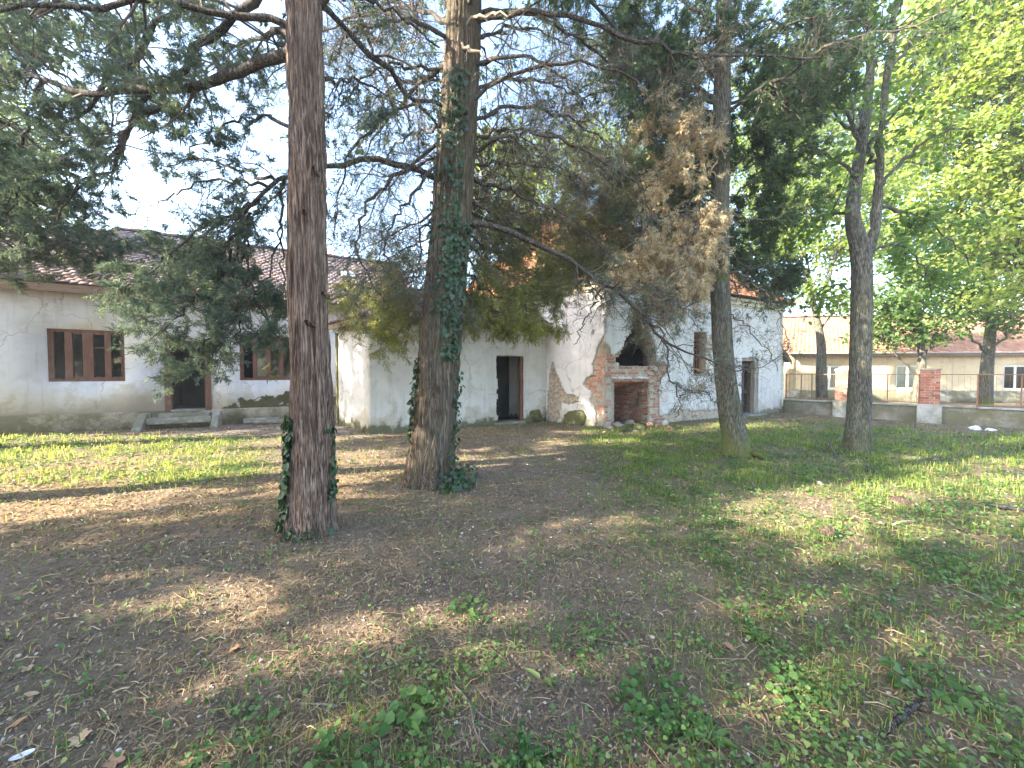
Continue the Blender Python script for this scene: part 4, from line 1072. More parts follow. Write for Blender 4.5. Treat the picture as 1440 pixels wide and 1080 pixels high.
# openings carved out of the crowns to make sun patches: (lit point, radius)
GAPS = []
def gap(px_, py_, r, z=None):
    GAPS.append((gnd(px_, py_), r))
for a in ((315, 838, 0.36), (350, 842, 0.34), (585, 862, 0.26), (625, 868, 0.26), (570, 888, 0.22), (1085, 892, 0.14), (905, 730, 0.18), (800, 760, 0.16), (180, 800, 0.2), (420, 690, 0.25), (500, 640, 0.3), (530, 643, 0.25), (700, 646, 0.3), (745, 642, 0.28), (670, 632, 0.22),
          (20, 640, 0.8), (90, 650, 0.8), (160, 645, 0.8), (230, 650, 0.75), (300, 645, 0.65), (360, 640, 0.55), (60, 690, 0.6), (10, 720, 0.5), (150, 690, 0.5), (230, 680, 0.4), (130, 625, 0.7), (250, 628, 0.6), (40, 620, 0.7),
          (1330, 650, 0.6), (1400, 680, 0.6), (1260, 690, 0.45), (1130, 700, 0.4), (1100, 740, 0.25), (1200, 745, 0.25), (835, 598, 0.25), (790, 606, 0.2), (960, 622, 0.2), (900, 640, 0.2)):
    gap(*a)
for a, r in (((935, 200, 6.6), 0.55), ((955, 300, 6.6), 0.6), ((930, 390, 6.7), 0.55), ((560, 445, 6.5), 0.45), ((520, 435, 7.0), 0.4), ((700, 445, 6.6), 0.4), ((745, 440, 7.1), 0.45)):
    GAPS.append((at(*a), r))
def shaded(p):
    k = np.ones(len(p), bool)
    for g, r in GAPS:
        d = p - g; t = d @ SUN
        k &= ~((((d - t[:, None] * SUN) ** 2).sum(1) < r * r) & (t > 0.9))
    return k

def sprigs(P, per, n_needle, nlen, nw, rng=RNG, spread=0.75, droop=0.15, s0=0.2):
    """fine scale-leaf sprays along twigs P (m,K,3): returns V, tris, tint"""
    m, K, _ = P.shape
    cnt = per if not isinstance(per, float) else None
    n = int(m * per)
    if n == 0 or m == 0:
        return np.zeros((0, 3)), np.zeros((0, 3), int), np.zeros(0)
    par = rng.integers(0, m, n); s = rng.uniform(s0, 1, n) ** 0.8; x = s * (K - 1); i = np.minimum(x.astype(int), K - 2); f = (x - i)[:, None]
    p = P[par, i] * (1 - f) + P[par, i + 1] * f; t = norm(P[par, i + 1] - P[par, i])
    kp = shaded(p); p, t = p[kp], t[kp]; n = len(p)
    d0 = norm(t + spread * rng.normal(size=(n, 3)) + np.array([0, 0, -droop]))
    tone = np.clip(rng.normal(0.45, 0.2, n) + 0.25 * (fbm(p * 1.3, 2, 9) - 0.5) * 2, 0, 1)
    # needles along each little spray
    q = np.repeat(np.arange(n), n_needle); g = len(q)
    a = np.tile(np.linspace(0, 0.8, n_needle), n)[:, None]
    base = p[q] + d0[q] * a * nlen * 1.6 + rng.normal(0, nlen * 0.10, (g, 3))
    dn = norm(d0[q] * 1.0 + 0.55 * rng.normal(size=(g, 3)))
    side = norm(np.cross(dn, rng.normal(size=(g, 3))))
    L = (nlen * rng.uniform(0.55, 1.1, g))[:, None]; w = (nw * rng.uniform(0.7, 1.3, g))[:, None]
    V = np.stack([base - side * w * 0.5 + dn * L * 0.25, base + side * w * 0.5, base + dn * L], 1).reshape(-1, 3)
    b = np.arange(g) * 3
    T = np.stack([b, b + 1, b + 2], -1)
    tn = np.repeat(np.clip(tone[q] + rng.normal(0, 0.10, g), 0, 1), 3)
    return V, T, tn

def leaves(c, size, rng=RNG, up=0.6, tint_mu=0.5, tint_sd=0.22, long=1.35, sun_tone=0.0, outward=None):
    """broad leaves: bent diamond of four triangles' worth (two quads folded along the midrib)"""
    n = len(c)
    nrm = norm(rng.normal(size=(n, 3)) + np.array([0, 0, up]) + (outward if outward is not None else 0))
    ax = norm(np.cross(nrm, rng.normal(size=(n, 3)))); sd = np.cross(nrm, ax)
    s = (size * rng.uniform(0.65, 1.25, n))[:, None]
    L = s * long; w = s * 0.5
    fold = nrm * s * 0.14
    V = np.stack([c, c + ax * L * 0.45 + sd * w + fold, c + ax * L - fold * 0.6, c + ax * L * 0.45 - sd * w + fold], 1).reshape(-1, 3)
    b = np.arange(n) * 4
    T = np.concatenate([np.stack([b, b + 1, b + 2], -1), np.stack([b, b + 2, b + 3], -1)])
    tn = np.clip(rng.normal(tint_mu, tint_sd, n) , 0, 1)
    return V, T, np.repeat(tn, 4)

def join(parts):
    V, Fs, tn, off = [], {}, [], 0
    for p in parts:
        if len(p[0]) == 0: continue
        V.append(p[0]); Fs.setdefault(p[1].shape[1], []).append(p[1] + off); off += len(p[0])
        if len(p) > 2: tn.append(p[2])
    if not V:
        return None
    return np.concatenate(V), [np.concatenate(f) for f in Fs.values()], (np.concatenate(tn) if tn else None)

def trunk_mesh(name, path, radii, mat, segs=72, rings=160, ridge=0.02, ridge_f=7.0, zf=0.55, flare=0.35, flare_h=0.22, lobes=5, seed=0, fine=0.5):
    P = spline(path, rings); r = np.interp(np.linspace(0, 1, rings), np.linspace(0, 1, len(radii)), radii)
    T = norm(np.gradient(P, axis=0)); a = norm(np.cross(T, np.array([0, 1.0, 0.0]))); b = np.cross(T, a)
    w = np.arange(segs) * 2 * math.pi / segs
    W, I = np.meshgrid(w, np.arange(rings)); s = np.concatenate([[0], np.cumsum(np.linalg.norm(np.diff(P, axis=0), axis=1))])
    S = s[I]
    q = np.stack([np.cos(W) * ridge_f * 0.35, np.sin(W) * ridge_f * 0.35, S * zf], -1)
    tw = 0.25 * np.sin(S * 0.8 + seed)
    q2 = np.stack([np.cos(W + tw) * ridge_f, np.sin(W + tw) * ridge_f, S * zf + seed], -1)
    dsp = ridge * (1.0 - 2.2 * np.abs(fbm(q2, 3, seed) - 0.5) * 2) * 0.8 + ridge * 1.3 * (fbm(q + seed, 3, seed + 1) - 0.5)
    q3 = np.stack([np.cos(W + tw) * ridge_f * 3.1, np.sin(W + tw) * ridge_f * 3.1, S * zf * 2.2], -1)
    dsp += ridge * fine * (fbm(q3, 2, seed + 5) - 0.5) * 2
    fl = flare * np.exp(-S / flare_h) * (0.75 + 0.5 * np.cos(lobes * W + seed + 0.6 * np.sin(2 * W)))
    R = r[I] * (1 + fl) + dsp * np.clip(r[I] / 0.15, 0.2, 1)
    V = P[I] + R[..., None] * (np.cos(W)[..., None] * a[I] + np.sin(W)[..., None] * b[I])
    idx = np.arange(rings * segs).reshape(rings, segs); nx = np.roll(idx, -1, 1)
    Q = np.stack([idx[:-1], nx[:-1], nx[1:], idx[1:]], -1).reshape(-1, 4)
    return mesh_np(name, V.reshape(-1, 3), [Q[:, ::-1]], mat, True), P, r

class Tree:
    def __init__(s, name, label, cat, base, group=None):
        s.root = empty(name, base, label, cat, group)
        s.tw = []; s.tw_pale = []; s.fol = {}
    def trunk(s, path, radii, mat, **kw):
        me, P, r = trunk_mesh('trunk', path, radii, mat, **kw)
        adopt(link('trunk', me), s.root); s.P, s.r, s.mat = P, r, mat
    def limb(s, pts, r0, r1, mat=None, n=16, sides=7, jig=0.025, name='limb'):
        P = spline(pts, n)
        jv = RNG.normal(0, jig, P.shape); jv[0] = 0; P = P + jv
        R = np.linspace(r0, r1, n) * (1 + 0.12 * RNG.normal(size=n))
        V, Q = tubes(P[None], R[None], sides)
        adopt(link(name, mesh_np(name, V, [Q], mat or (M['bark_limb'] if s.mat in (M['bark_red'], M['bark_fibre']) else s.mat), True)), s.root)
        return P[None], R[None]
    def twigs(s, PR, sides=3, pale=False):
        if len(PR[0]): (s.tw_pale if pale else s.tw).append(tubes(PR[0], PR[1], sides))
        return PR
    def leafy(s, mat, part):
        s.fol.setdefault(mat, []).append(part)
    def done(s):
        for lst, mt in ((s.tw, 'twig'), (s.tw_pale, 'twig_pale')):
            j = join(lst)
            if j:
                o = adopt(link('twigs', mesh_np('twigs', j[0], j[1], M[mt])), s.root); o['kind'] = 'stuff'
        for mt, lst in s.fol.items():
            j = join(lst)
            if j:
                o = adopt(link('foliage', mesh_np('foliage', j[0], j[1], M[mt], False, j[2])), s.root); o['kind'] = 'stuff'
        return s.root

def conifer_limb(T, L, mat, l2=7.0, len2=(0.45, 1.1), l3=13.0, len3=(0.12, 0.38), per=3.0, grav2=0.10, grav3=0.10, nn=8, nl=0.065, nw=0.0075, s0=0.15, bare=0.0, flat=0.35, wander=0.2, pale=0.0, fine=True, hair=None, droop=0.15):
    """branches, twigs and scale-leaf sprays hanging off a limb"""
    B = grow(*L, l2, len2, K=6, ang=(35, 80), s0=s0, wander=wander, grav=grav2, rscale=0.5, rmin=0.004, lenfall=0.35, flat=flat)
    if not fine:
        k = shaded(B[0][:, 3]) & shaded(B[0][:, 5]) & shaded(B[0][:, 1]); B = (B[0][k], B[1][k])
    T.twigs(B, 3)
    W = grow(*B, l3, len3, K=3, ang=(30, 70), s0=0.12, wander=wander * 1.2, grav=grav3, rscale=0.5, rmin=0.0022, lenfall=0.3)
    if fine: T.twigs(W, 3)
    if per > 0 and len(W[0]):
        k = RNG.random(len(W[0])) >= bare
        T.leafy(mat, sprigs(W[0][k], per, nn, nl, nw, droop=droop))
    if hair and len(W[0]):
        T.leafy('twig', sprigs(W[0], hair[0], 4, hair[1], hair[2], spread=0.9, droop=0.25, s0=0.0))
    return B, W

def crown_conifer(T, mat, z0, z1, n, length, r_base=0.035, az=None, **kw):
    """whorl-less crown limbs growing from the trunk between heights z0..z1"""
    P, r = T.P, T.r
    for _ in range(n):
        f = RNG.random() ** 0.9; z = z0 + (z1 - z0) * f
        i = int(np.argmin(np.abs(P[:, 2] - z))); p = P[i]
        a = RNG.uniform(0, 2 * math.pi) if az is None else RNG.uniform(*az)
        Lh = RNG.uniform(*length) * (1.05 - 0.75 * f)
        rise = RNG.uniform(0.0, 0.45); d = np.array([math.cos(a), math.sin(a), 0])
        pts = [p, p + d * Lh * 0.35 + UZ * rise * Lh * 0.35, p + d * Lh * 0.7 + UZ * (rise * Lh * 0.45 - 0.05 * Lh), p + d * Lh + UZ * (rise * Lh * 0.3 - 0.18 * Lh)]
        L = T.limb(pts, r_base * (0.6 + 0.5 * Lh / 3), 0.008, n=12, sides=5, jig=0.03)
        conifer_limb(T, L, mat, **kw)

def px(pts):
    return [at(*p) for p in pts]

# ------------------------------------------------------------------ the near red-barked trunk
g1 = gnd(437, 745)
T1 = Tree('conifer', 'nearest conifer with straight reddish shaggy trunk and ivy at its foot', 'tree', g1, 'old conifers of the yard')
yb = g1[1]
T1.trunk([g1 - UZ * 0.12, at(439, 690, yb), at(440, 600, yb), at(436, 480, yb + 0.02), at(433, 380, yb), at(432, 200, yb), at(428, 20, yb), at(424, -150, yb + 0.1), g1 + np.array([-0.1, 0.1, 8.2]), g1 + np.array([0, 0.1, 11.5])],
         [0.202, 0.185, 0.166, 0.154, 0.148, 0.140, 0.132, 0.12, 0.08, 0.03], M['bark_red'], segs=120, rings=250, ridge=0.028, ridge_f=8.5, zf=0.7, fine=0.9, flare=0.5, seed=3)
D1 = dict(mat='needle_blue', l2=6, len2=(0.4, 1.0), l3=15, len3=(0.1, 0.32), per=6.0, nn=18, nl=0.058, nw=0.0100, grav2=0.06, grav3=0.06)
for pts, r0, kw in (
    ([(415, 72, 3.8), (330, 100, 3.95), (250, 122, 4.1), (130, 130, 4.3), (60, 112, 4.5), (0, 98, 4.7), (-90, 60, 4.9)], 0.055, dict(l2=6)),
    ([(425, -40, 3.8), (350, 0, 4.0), (295, 55, 4.2), (240, 110, 4.3), (195, 150, 4.3), (165, 210, 4.4), (120, 255, 4.4), (60, 300, 4.5)], 0.045, {}),
    ([(425, -90, 3.8), (270, 0, 4.2), (185, 85, 4.4), (150, 112, 4.5), (90, 190, 4.6), (40, 260, 4.7)], 0.042, {}),
    ([(230, 132, 4.2), (180, 190, 4.3), (160, 235, 4.3), (105, 268, 4.4), (70, 330, 4.4)], 0.025, dict(bare=0.3)),
    ([(425, -120, 3.9), (230, -60, 4.6), (90, 0, 5.2), (10, 60, 5.6), (-60, 120, 5.9)], 0.05, {}),
    ([(60, 112, 4.5), (40, 180, 4.6), (20, 260, 4.7), (10, 330, 4.8)], 0.022, {}),
    ([(428, 60, 3.85), (380, 50, 4.4), (330, 60, 5.2), (300, 90, 6.0), (280, 140, 6.6)], 0.035, dict(bare=0.4)),
    ([(430, 120, 3.8), (470, 110, 4.2), (520, 120, 4.8), (570, 150, 5.4)], 0.025, dict(bare=0.6)),
    ([(428, 10, 3.8), (490, -10, 3.9), (560, 20, 4.1), (620, 70, 4.3)], 0.028, dict(bare=0.6)),
    ([(425, 180, 3.85), (370, 165, 4.4), (310, 180, 4.9), (270, 215, 5.3)], 0.022, dict(bare=0.3)),
):
    kk = dict(D1); kk.update(kw); m_ = kk.pop('mat')
    conifer_limb(T1, T1.limb(px(pts), r0, 0.008, n=22), m_, **kk)
crown_conifer(T1, 'needle_blue', 4.5, 11.2, 40, (2.2, 3.4), l2=5, len2=(0.5, 1.1), l3=9, len3=(0.15, 0.4), per=1.6, nn=12, nl=0.08, nw=0.022)
# knots and stubs on the trunk
for (a, b, r_) in ((455, 415, 0.020), (432, 455, 0.022), (438, 458, 0.014), (428, 300, 0.018), (442, 240, 0.016)):
    p = at(a, b, yb - 0.155)
    T1.limb([p + np.array([0, 0.08, 0]), p + np.array([0.0, 0.01, 0.01]), p + np.array([0.004, -0.025, 0.015])], r_ * 1.25, r_, n=4, sides=7, jig=0.0, name='branch_stub', mat=M['bark_red'])
T1.done()

# ------------------------------------------------------------------ second trunk, ivy clad, many dead hanging twigs
g2 = gnd(604, 678); y2 = g2[1]
T2 = Tree('conifer', 'ivy clad fibrous conifer trunk with drooping dead twigs before the annex', 'tree', g2, 'old conifers of the yard')
T2.trunk([g2 - UZ * 0.12, at(606, 650, y2), at(611, 600, y2), at(621, 460, y2), at(635, 300, y2), at(648, 100, y2), at(654, -20, y2), at(662, -150, y2), g2 + np.array([0.75, 0.1, 9.5]), g2 + np.array([0.9, 0.2, 13.0])],
         [0.335, 0.305, 0.282, 0.265, 0.250, 0.228, 0.215, 0.19, 0.12, 0.03], M['bark_fibre'], segs=130, rings=250, ridge=0.030, ridge_f=9, zf=0.45, fine=0.9, flare=0.40, flare_h=0.22, lobes=6, seed=8)
dead = dict(mat='needle_blue', l2=10, len2=(0.35, 1.1), l3=11, len3=(0.12, 0.45), per=2.4, nn=10, nl=0.06, nw=0.0125, bare=0.55, hair=(3.4, 0.17, 0.0058), grav2=0.12, grav3=0.05, wander=0.28)
blue = dict(mat='needle_blue', hair=(1.0, 0.10, 0.004), l2=8, len2=(0.4, 0.95), l3=17, len3=(0.1, 0.32), per=5.0, nn=16, nl=0.066, nw=0.0105, grav2=0.10, grav3=0.06)
oliv = dict(mat='needle_olive', hair=(1.2, 0.13, 0.0045), droop=0.5, l2=9, len2=(0.35, 0.9), l3=14, len3=(0.12, 0.38), per=3.4, nn=12, nl=0.085, nw=0.0105, grav2=0.26, grav3=0.20)
for pts, r0, kw in (
    # the long limb that passes behind the near trunk and carries the hanging mass before the left house
    ([(628, 250, 5.5), (580, 235, 5.4), (530, 226, 5.3), (460, 236, 5.2), (410, 250, 5.1), (350, 285, 5.0), (330, 320, 5.0), (322, 370, 5.0), (300, 430, 5.0)], 0.050, dict(blue, s0=0.45)),
    ([(350, 285, 5.0), (285, 320, 4.9), (225, 370, 4.8), (175, 410, 4.8)], 0.022, dict(blue, l2=8, len2=(0.35, 0.8))),
    ([(345, 290, 5.0), (300, 380, 4.9), (255, 440, 4.8), (215, 475, 4.7)], 0.022, dict(blue, l2=8, len2=(0.3, 0.7))),
    ([(330, 320, 5.0), (345, 390, 5.1), (370, 440, 5.2), (395, 480, 5.2)], 0.020, dict(blue, l2=8, len2=(0.3, 0.7))),
    ([(325, 350, 5.0), (300, 430, 4.9), (290, 480, 4.9), (265, 510, 4.9)], 0.016, dict(blue, l2=7, len2=(0.25, 0.6))),
    ([(380, 265, 5.05), (320, 250, 5.3), (250, 270, 5.6), (190, 300, 5.8)], 0.022, dict(blue, per=2.2)),
    ([(400, 252, 5.1), (390, 320, 5.4), (380, 380, 5.6), (350, 440, 5.7)], 0.018, dict(blue, len2=(0.3, 0.7))),
    ([(355, 420, 5.2), (385, 460, 5.3), (405, 500, 5.4)], 0.012, dict(oliv, l2=7, len2=(0.2, 0.45))),
    ([(365, 280, 5.05), (330, 300, 5.4), (270, 345, 5.7), (215, 395, 5.9), (170, 430, 6.0)], 0.022, dict(blue, len2=(0.4, 0.9))),
    ([(352, 300, 5.0), (345, 350, 5.5), (320, 400, 5.8), (270, 440, 6.0)], 0.020, dict(blue, len2=(0.4, 0.8))),
    ([(390, 255, 5.1), (330, 235, 5.6), (270, 225, 6.1), (215, 240, 6.4)], 0.022, dict(blue, per=4.0, len2=(0.4, 0.9))),
    ([(340, 310, 5.0), (350, 400, 4.9), (340, 450, 4.9), (310, 500, 4.9)], 0.016, dict(blue, l2=7, len2=(0.25, 0.6))),
    ([(400, 255, 5.1), (360, 300, 6.2), (300, 330, 6.8), (240, 350, 7.2)], 0.020, dict(blue, per=5.0)),
    ([(395, 258, 5.1), (395, 350, 6.0), (400, 420, 6.4), (380, 470, 6.6)], 0.018, dict(blue, len2=(0.3, 0.7), per=5.0)),
    ([(618, 300, 5.6), (570, 320, 7.0), (510, 350, 8.2), (450, 390, 8.8)], 0.024, dict(dead, l2=12, len2=(0.4, 1.0), mat='needle_blue', bare=0.2)),
    ([(620, 330, 5.6), (570, 350, 7.2), (530, 375, 8.2), (480, 400, 8.8)], 0.022, dict(oliv, l2=12, len2=(0.4, 0.9))),
    ([(622, 415, 5.5), (590, 445, 6.0), (560, 470, 6.3), (535, 480, 6.5)], 0.014, dict(oliv, mat='needle_yellow', l2=14, len2=(0.25, 0.5))),
    ([(640, 410, 5.5), (660, 445, 6.3), (690, 462, 6.9), (725, 470, 7.3)], 0.014, dict(oliv, mat='needle_yellow', l2=14, len2=(0.2, 0.45))),
    ([(642, 400, 5.6), (690, 435, 7.0), (740, 452, 8.0), (785, 455, 8.6)], 0.016, dict(oliv, mat='needle_yellow', l2=14, len2=(0.3, 0.6))),
    # dead curved branches left of the trunk
    ([(618, 200, 5.4), (565, 240, 5.2), (520, 282, 5.1), (505, 326, 5.1), (514, 380, 5.1), (540, 425, 5.1)], 0.026, dead),
    ([(612, 235, 5.3), (572, 285, 5.1), (546, 330, 5.0), (545, 370, 5.0), (560, 410, 5.0)], 0.022, dead),
    ([(625, 290, 5.4), (594, 325, 5.2), (592, 375, 5.1), (612, 415, 5.1)], 0.020, dead),
    ([(630, 150, 5.4), (570, 150, 5.1), (515, 190, 4.9), (480, 250, 4.8), (470, 330, 4.8)], 0.026, dead),
    ([(632, 100, 5.4), (560, 90, 5.2), (500, 120, 5.0), (470, 180, 4.9)], 0.026, dead),
    ([(640, 60, 5.4), (570, 30, 5.0), (500, 40, 4.7), (460, 90, 4.5)], 0.028, dead),
    ([(625, 180, 5.5), (580, 190, 6.2), (530, 230, 6.9), (490, 290, 7.4)], 0.026, dead),
    ([(632, 30, 5.5), (560, 10, 6.2), (480, 30, 6.9), (400, 90, 7.4), (340, 160, 7.7)], 0.035, dict(dead, per=1.5, bare=0.4)),
    # olive curtain left and right of the trunk, hanging over the annex
    ([(628, 330, 5.5), (590, 380, 6.2), (545, 415, 6.7), (510, 440, 6.9)], 0.024, dict(oliv, l2=12, len2=(0.35, 0.8))),
    ([(630, 360, 5.5), (595, 400, 6.0), (560, 430, 6.3), (520, 440, 6.5)], 0.020, dict(oliv, mat='needle_yellow', l2=14, len2=(0.3, 0.7))),
    ([(622, 400, 5.5), (600, 435, 5.8), (575, 460, 6.0)], 0.016, dict(oliv, mat='needle_yellow', l2=14, len2=(0.3, 0.6))),
    ([(626, 350, 5.5), (580, 390, 6.5), (530, 405, 7.3), (490, 415, 7.8)], 0.022, dict(oliv, mat='needle_yellow', l2=14, len2=(0.4, 0.8))),
    ([(640, 330, 5.5), (690, 372, 6.2), (740, 395, 6.9), (790, 405, 7.3)], 0.026, dict(oliv, l2=15, len2=(0.45, 0.95))),
    ([(640, 345, 5.5), (680, 390, 6.4), (720, 410, 7.2), (775, 415, 7.8)], 0.024, dict(oliv, mat='needle_yellow', l2=16, len2=(0.4, 0.9))),
    ([(640, 365, 5.5), (680, 405, 6.0), (720, 425, 6.4), (765, 430, 6.7)], 0.024, dict(oliv, mat='needle_yellow', l2=15, len2=(0.35, 0.75))),
    ([(640, 390, 5.5), (665, 425, 6.2), (700, 440, 6.8), (745, 450, 7.1)], 0.020, dict(oliv, mat='needle_yellow', l2=15, len2=(0.3, 0.6))),
    ([(642, 320, 5.5), (700, 360, 7.0), (745, 385, 8.0), (800, 395, 8.6)], 0.024, dict(oliv, l2=14, len2=(0.5, 1.0))),
    ([(642, 300, 5.5), (700, 335, 6.6), (760, 355, 7.6), (830, 375, 8.3)], 0.028, dict(oliv, l2=13, len2=(0.5, 1.0), per=2.5)),
    ([(648, 260, 5.5), (700, 290, 6.8), (760, 300, 7.8), (830, 310, 8.6)], 0.028, dict(dead, l2=14, len2=(0.5, 1.2), mat='needle_olive')),
    ([(650, 230, 5.5), (710, 230, 6.8), (780, 240, 7.8), (850, 270, 8.5)], 0.028, dict(dead, l2=14, len2=(0.5, 1.3))),
    ([(652, 200, 5.5), (720, 180, 6.6), (800, 200, 7.6), (860, 250, 8.2)], 0.028, dict(dead, l2=14, len2=(0.5, 1.3))),
    ([(655, 130, 5.5), (730, 110, 6.3), (800, 130, 7.0), (860, 190, 7.5)], 0.030, dict(dead, l2=13, len2=(0.5, 1.3))),
    ([(658, 60, 5.5), (720, 40, 6.5), (790, 60, 7.4), (850, 120, 8.0)], 0.030, dict(dead, l2=13, len2=(0.5, 1.3))),
    ([(640, 120, 5.6), (590, 110, 6.4), (530, 140, 7.2), (480, 200, 7.8)], 0.026, dict(dead, l2=12, len2=(0.5, 1.2))),
    ([(636, 220, 5.6), (590, 230, 6.5), (540, 270, 7.3), (495, 340, 7.8)], 0.026, dict(dead, l2=12, len2=(0.5, 1.2))),
    ([(645, 20, 5.6), (590, -10, 6.6), (520, 20, 7.6), (450, 80, 8.2)], 0.030, dict(dead, l2=12, len2=(0.5, 1.3))),
    ([(655, 190, 5.6), (710, 200, 7.0), (770, 225, 8.2), (830, 260, 9.0)], 0.028, dict(dead, l2=14, len2=(0.6, 1.3), mat='needle_olive', bare=0.3)),
    ([(652, 250, 5.6), (700, 265, 7.2), (750, 280, 8.4), (800, 305, 9.2)], 0.028, dict(oliv, l2=14, len2=(0.5, 1.2))),
    ([(650, 290, 5.6), (690, 310, 7.2), (730, 325, 8.4), (780, 345, 9.2)], 0.028, dict(oliv, l2=14, len2=(0.5, 1.2))),
    # limbs to the right
    ([(648, 315, 5.4), (700, 318, 5.4), (760, 345, 5.4), (820, 378, 5.5), (850, 396, 5.6), (905, 448, 5.8), (940, 482, 5.9), (1000, 508, 6.0), (1045, 522, 6.1), (1098, 500, 6.2)], 0.045, dict(dead, l2=7, s0=0.3)),
    ([(850, 396, 5.6), (830, 440, 5.6), (808, 485, 5.6)], 0.016, dict(dead, l2=5, len2=(0.2, 0.5))),
    ([(905, 448, 5.8), (935, 480, 5.8), (938, 525, 5.8), (955, 556, 5.8), (952, 590, 5.8)], 0.018, dict(dead, l2=7, len2=(0.25, 0.6))),
    ([(880, 425, 5.7), (900, 400, 6.0), (950, 420, 6.2), (985, 460, 6.4)], 0.018, dict(dead, l2=7)),
    ([(955, 556, 5.8), (985, 550, 5.9), (1008, 566, 6.0)], 0.010, dict(dead, l2=8, len2=(0.15, 0.4))),
    ([(655, 215, 5.5), (700, 195, 5.3), (760, 190, 5.2), (830, 215, 5.2), (890, 260, 5.3), (930, 320, 5.4)], 0.035, dict(dead, l2=9)),
    ([(655, 170, 5.5), (720, 150, 5.9), (790, 160, 6.4), (860, 210, 6.8), (900, 280, 7.0)], 0.032, dict(dead, l2=9, per=1.2, bare=0.5)),
    ([(655, 250, 5.5), (710, 265, 6.0), (770, 290, 6.5), (830, 330, 6.9), (880, 390, 7.1)], 0.030, dict(oliv, l2=12, per=2.4)),
    ([(650, 270, 5.5), (690, 300, 6.2), (740, 325, 7.0), (790, 345, 7.6)], 0.026, dict(dead, l2=13, len2=(0.4, 1.0), mat='needle_olive')),
    ([(658, 100, 5.5), (720, 80, 5.0), (780, 100, 4.8), (830, 150, 4.7)], 0.030, dict(dead, l2=9)),
    ([(660, 20, 5.5), (740, 20, 5.9), (820, 60, 6.4), (890, 120, 6.8), (920, 190, 7.0)], 0.036, dict(dead, per=2.0, bare=0.3, mat='needle_dark')),
    ([(652, 38, 5.4), (700, 24, 5.2), (780, 18, 5.0), (845, 40, 5.1), (910, 64, 5.2), (980, 78, 5.4), (1090, 76, 5.6), (1150, 84, 5.7), (1185, 60, 5.8)], 0.042, dict(dead, s0=0.35, l2=6)),
    ([(665, -60, 5.5), (760, -40, 5.8), (850, 20, 6.2), (900, 90, 6.5), (920, 170, 6.7), (925, 230, 6.8)], 0.040, dict(oliv, mat='needle_dark', l2=12, per=5.5, len2=(0.4, 0.9))),
    ([(665, -80, 5.5), (780, -60, 6.3), (880, 0, 7.0), (930, 80, 7.4), (945, 150, 7.5)], 0.040, dict(oliv, mat='needle_dark', l2=12, per=5.5, len2=(0.4, 0.9))),
):
    kk = dict(kw); m_ = kk.pop('mat')
    conifer_limb(T2, T2.limb(px(pts), r0, 0.006, n=22), m_, **kk)
# two pale dead boughs near the top
for pts in ([(648, 36, 5.25), (675, 24, 5.1), (700, 22, 5.0), (735, 18, 4.9)], [(645, 62, 5.22), (668, 70, 5.1), (690, 84, 5.0)]):
    L = T2.limb(px(pts), 0.026, 0.010, mat=M['twig_pale'], n=12, sides=6)
    T2.twigs(grow(*L, 7, (0.2, 0.5), K=6, wander=0.3, rmin=0.003), 3, True)
crown_conifer(T2, 'needle_dark', 4.9, 12.6, 46, (2.4, 3.8), l2=5, len2=(0.5, 1.2), l3=9, len3=(0.15, 0.45), per=1.7, nn=12, nl=0.085, nw=0.024)
# dry fibres and dead climber stems running down the trunk
for i in range(46):
    w0 = RNG.uniform(-0.2, math.pi + 0.2); z0 = RNG.uniform(0.05, 4.2); ln_ = RNG.uniform(0.5, 1.6)
    zz = np.linspace(z0, z0 + ln_, 8); ww = w0 + np.cumsum(RNG.normal(0, 0.045, 8))
    i_ = np.array([int(np.argmin(np.abs(T2.P[:, 2] - z))) for z in zz])
    rad = T2.r[i_] * (1 + 0.26 * np.exp(-zz / 0.18)) + 0.008 + 0.012 * np.abs(np.sin(zz * 5 + i))
    Pf = T2.P[i_] + rad[:, None] * np.stack([np.cos(ww), -np.sin(ww), 0 * ww], -1)
    T2.twigs((Pf[None], np.full((1, 8), RNG.uniform(0.003, 0.007))), 4, i % 3 == 0)
T2.done()

# ------------------------------------------------------------------ third tree: leaning grey trunk with a dead brown curtain
g3 = gnd(1036, 641); y3 = g3[1]
T3 = Tree('conifer', 'grey conifer with curved mossy trunk and hanging dead brown foliage', 'tree', g3, 'old conifers of the yard')
T3.trunk([g3 - UZ * 0.12, at(1034, 615, y3), at(1027, 580, y3), at(1018, 510, y3), at(1013, 420, y3), at(1012, 330, y3), at(1014, 200, y3), at(1018, 0, y3), at(1020, -160, y3), g3 + np.array([-0.1, 0.3, 12.5])],
         [0.25, 0.215, 0.19, 0.168, 0.156, 0.150, 0.142, 0.12, 0.10, 0.03], M['bark_grey'], segs=90, rings=220, ridge=0.012, ridge_f=6, zf=1.1, flare=0.5, flare_h=0.16, lobes=4, seed=12)
brown = dict(mat='needle_brown', l2=14, len2=(0.3, 0.75), l3=17, len3=(0.1, 0.3), droop=0.7, per=4.6, nn=13, nl=0.068, nw=0.0140, grav2=0.22, grav3=0.20)
dark3 = dict(mat='needle_dark', l2=10, len2=(0.4, 0.95), l3=16, len3=(0.12, 0.35), per=7.0, nn=13, nl=0.078, nw=0.0175, grav2=0.03, grav3=0.04, up=0)
dark3.pop('up')
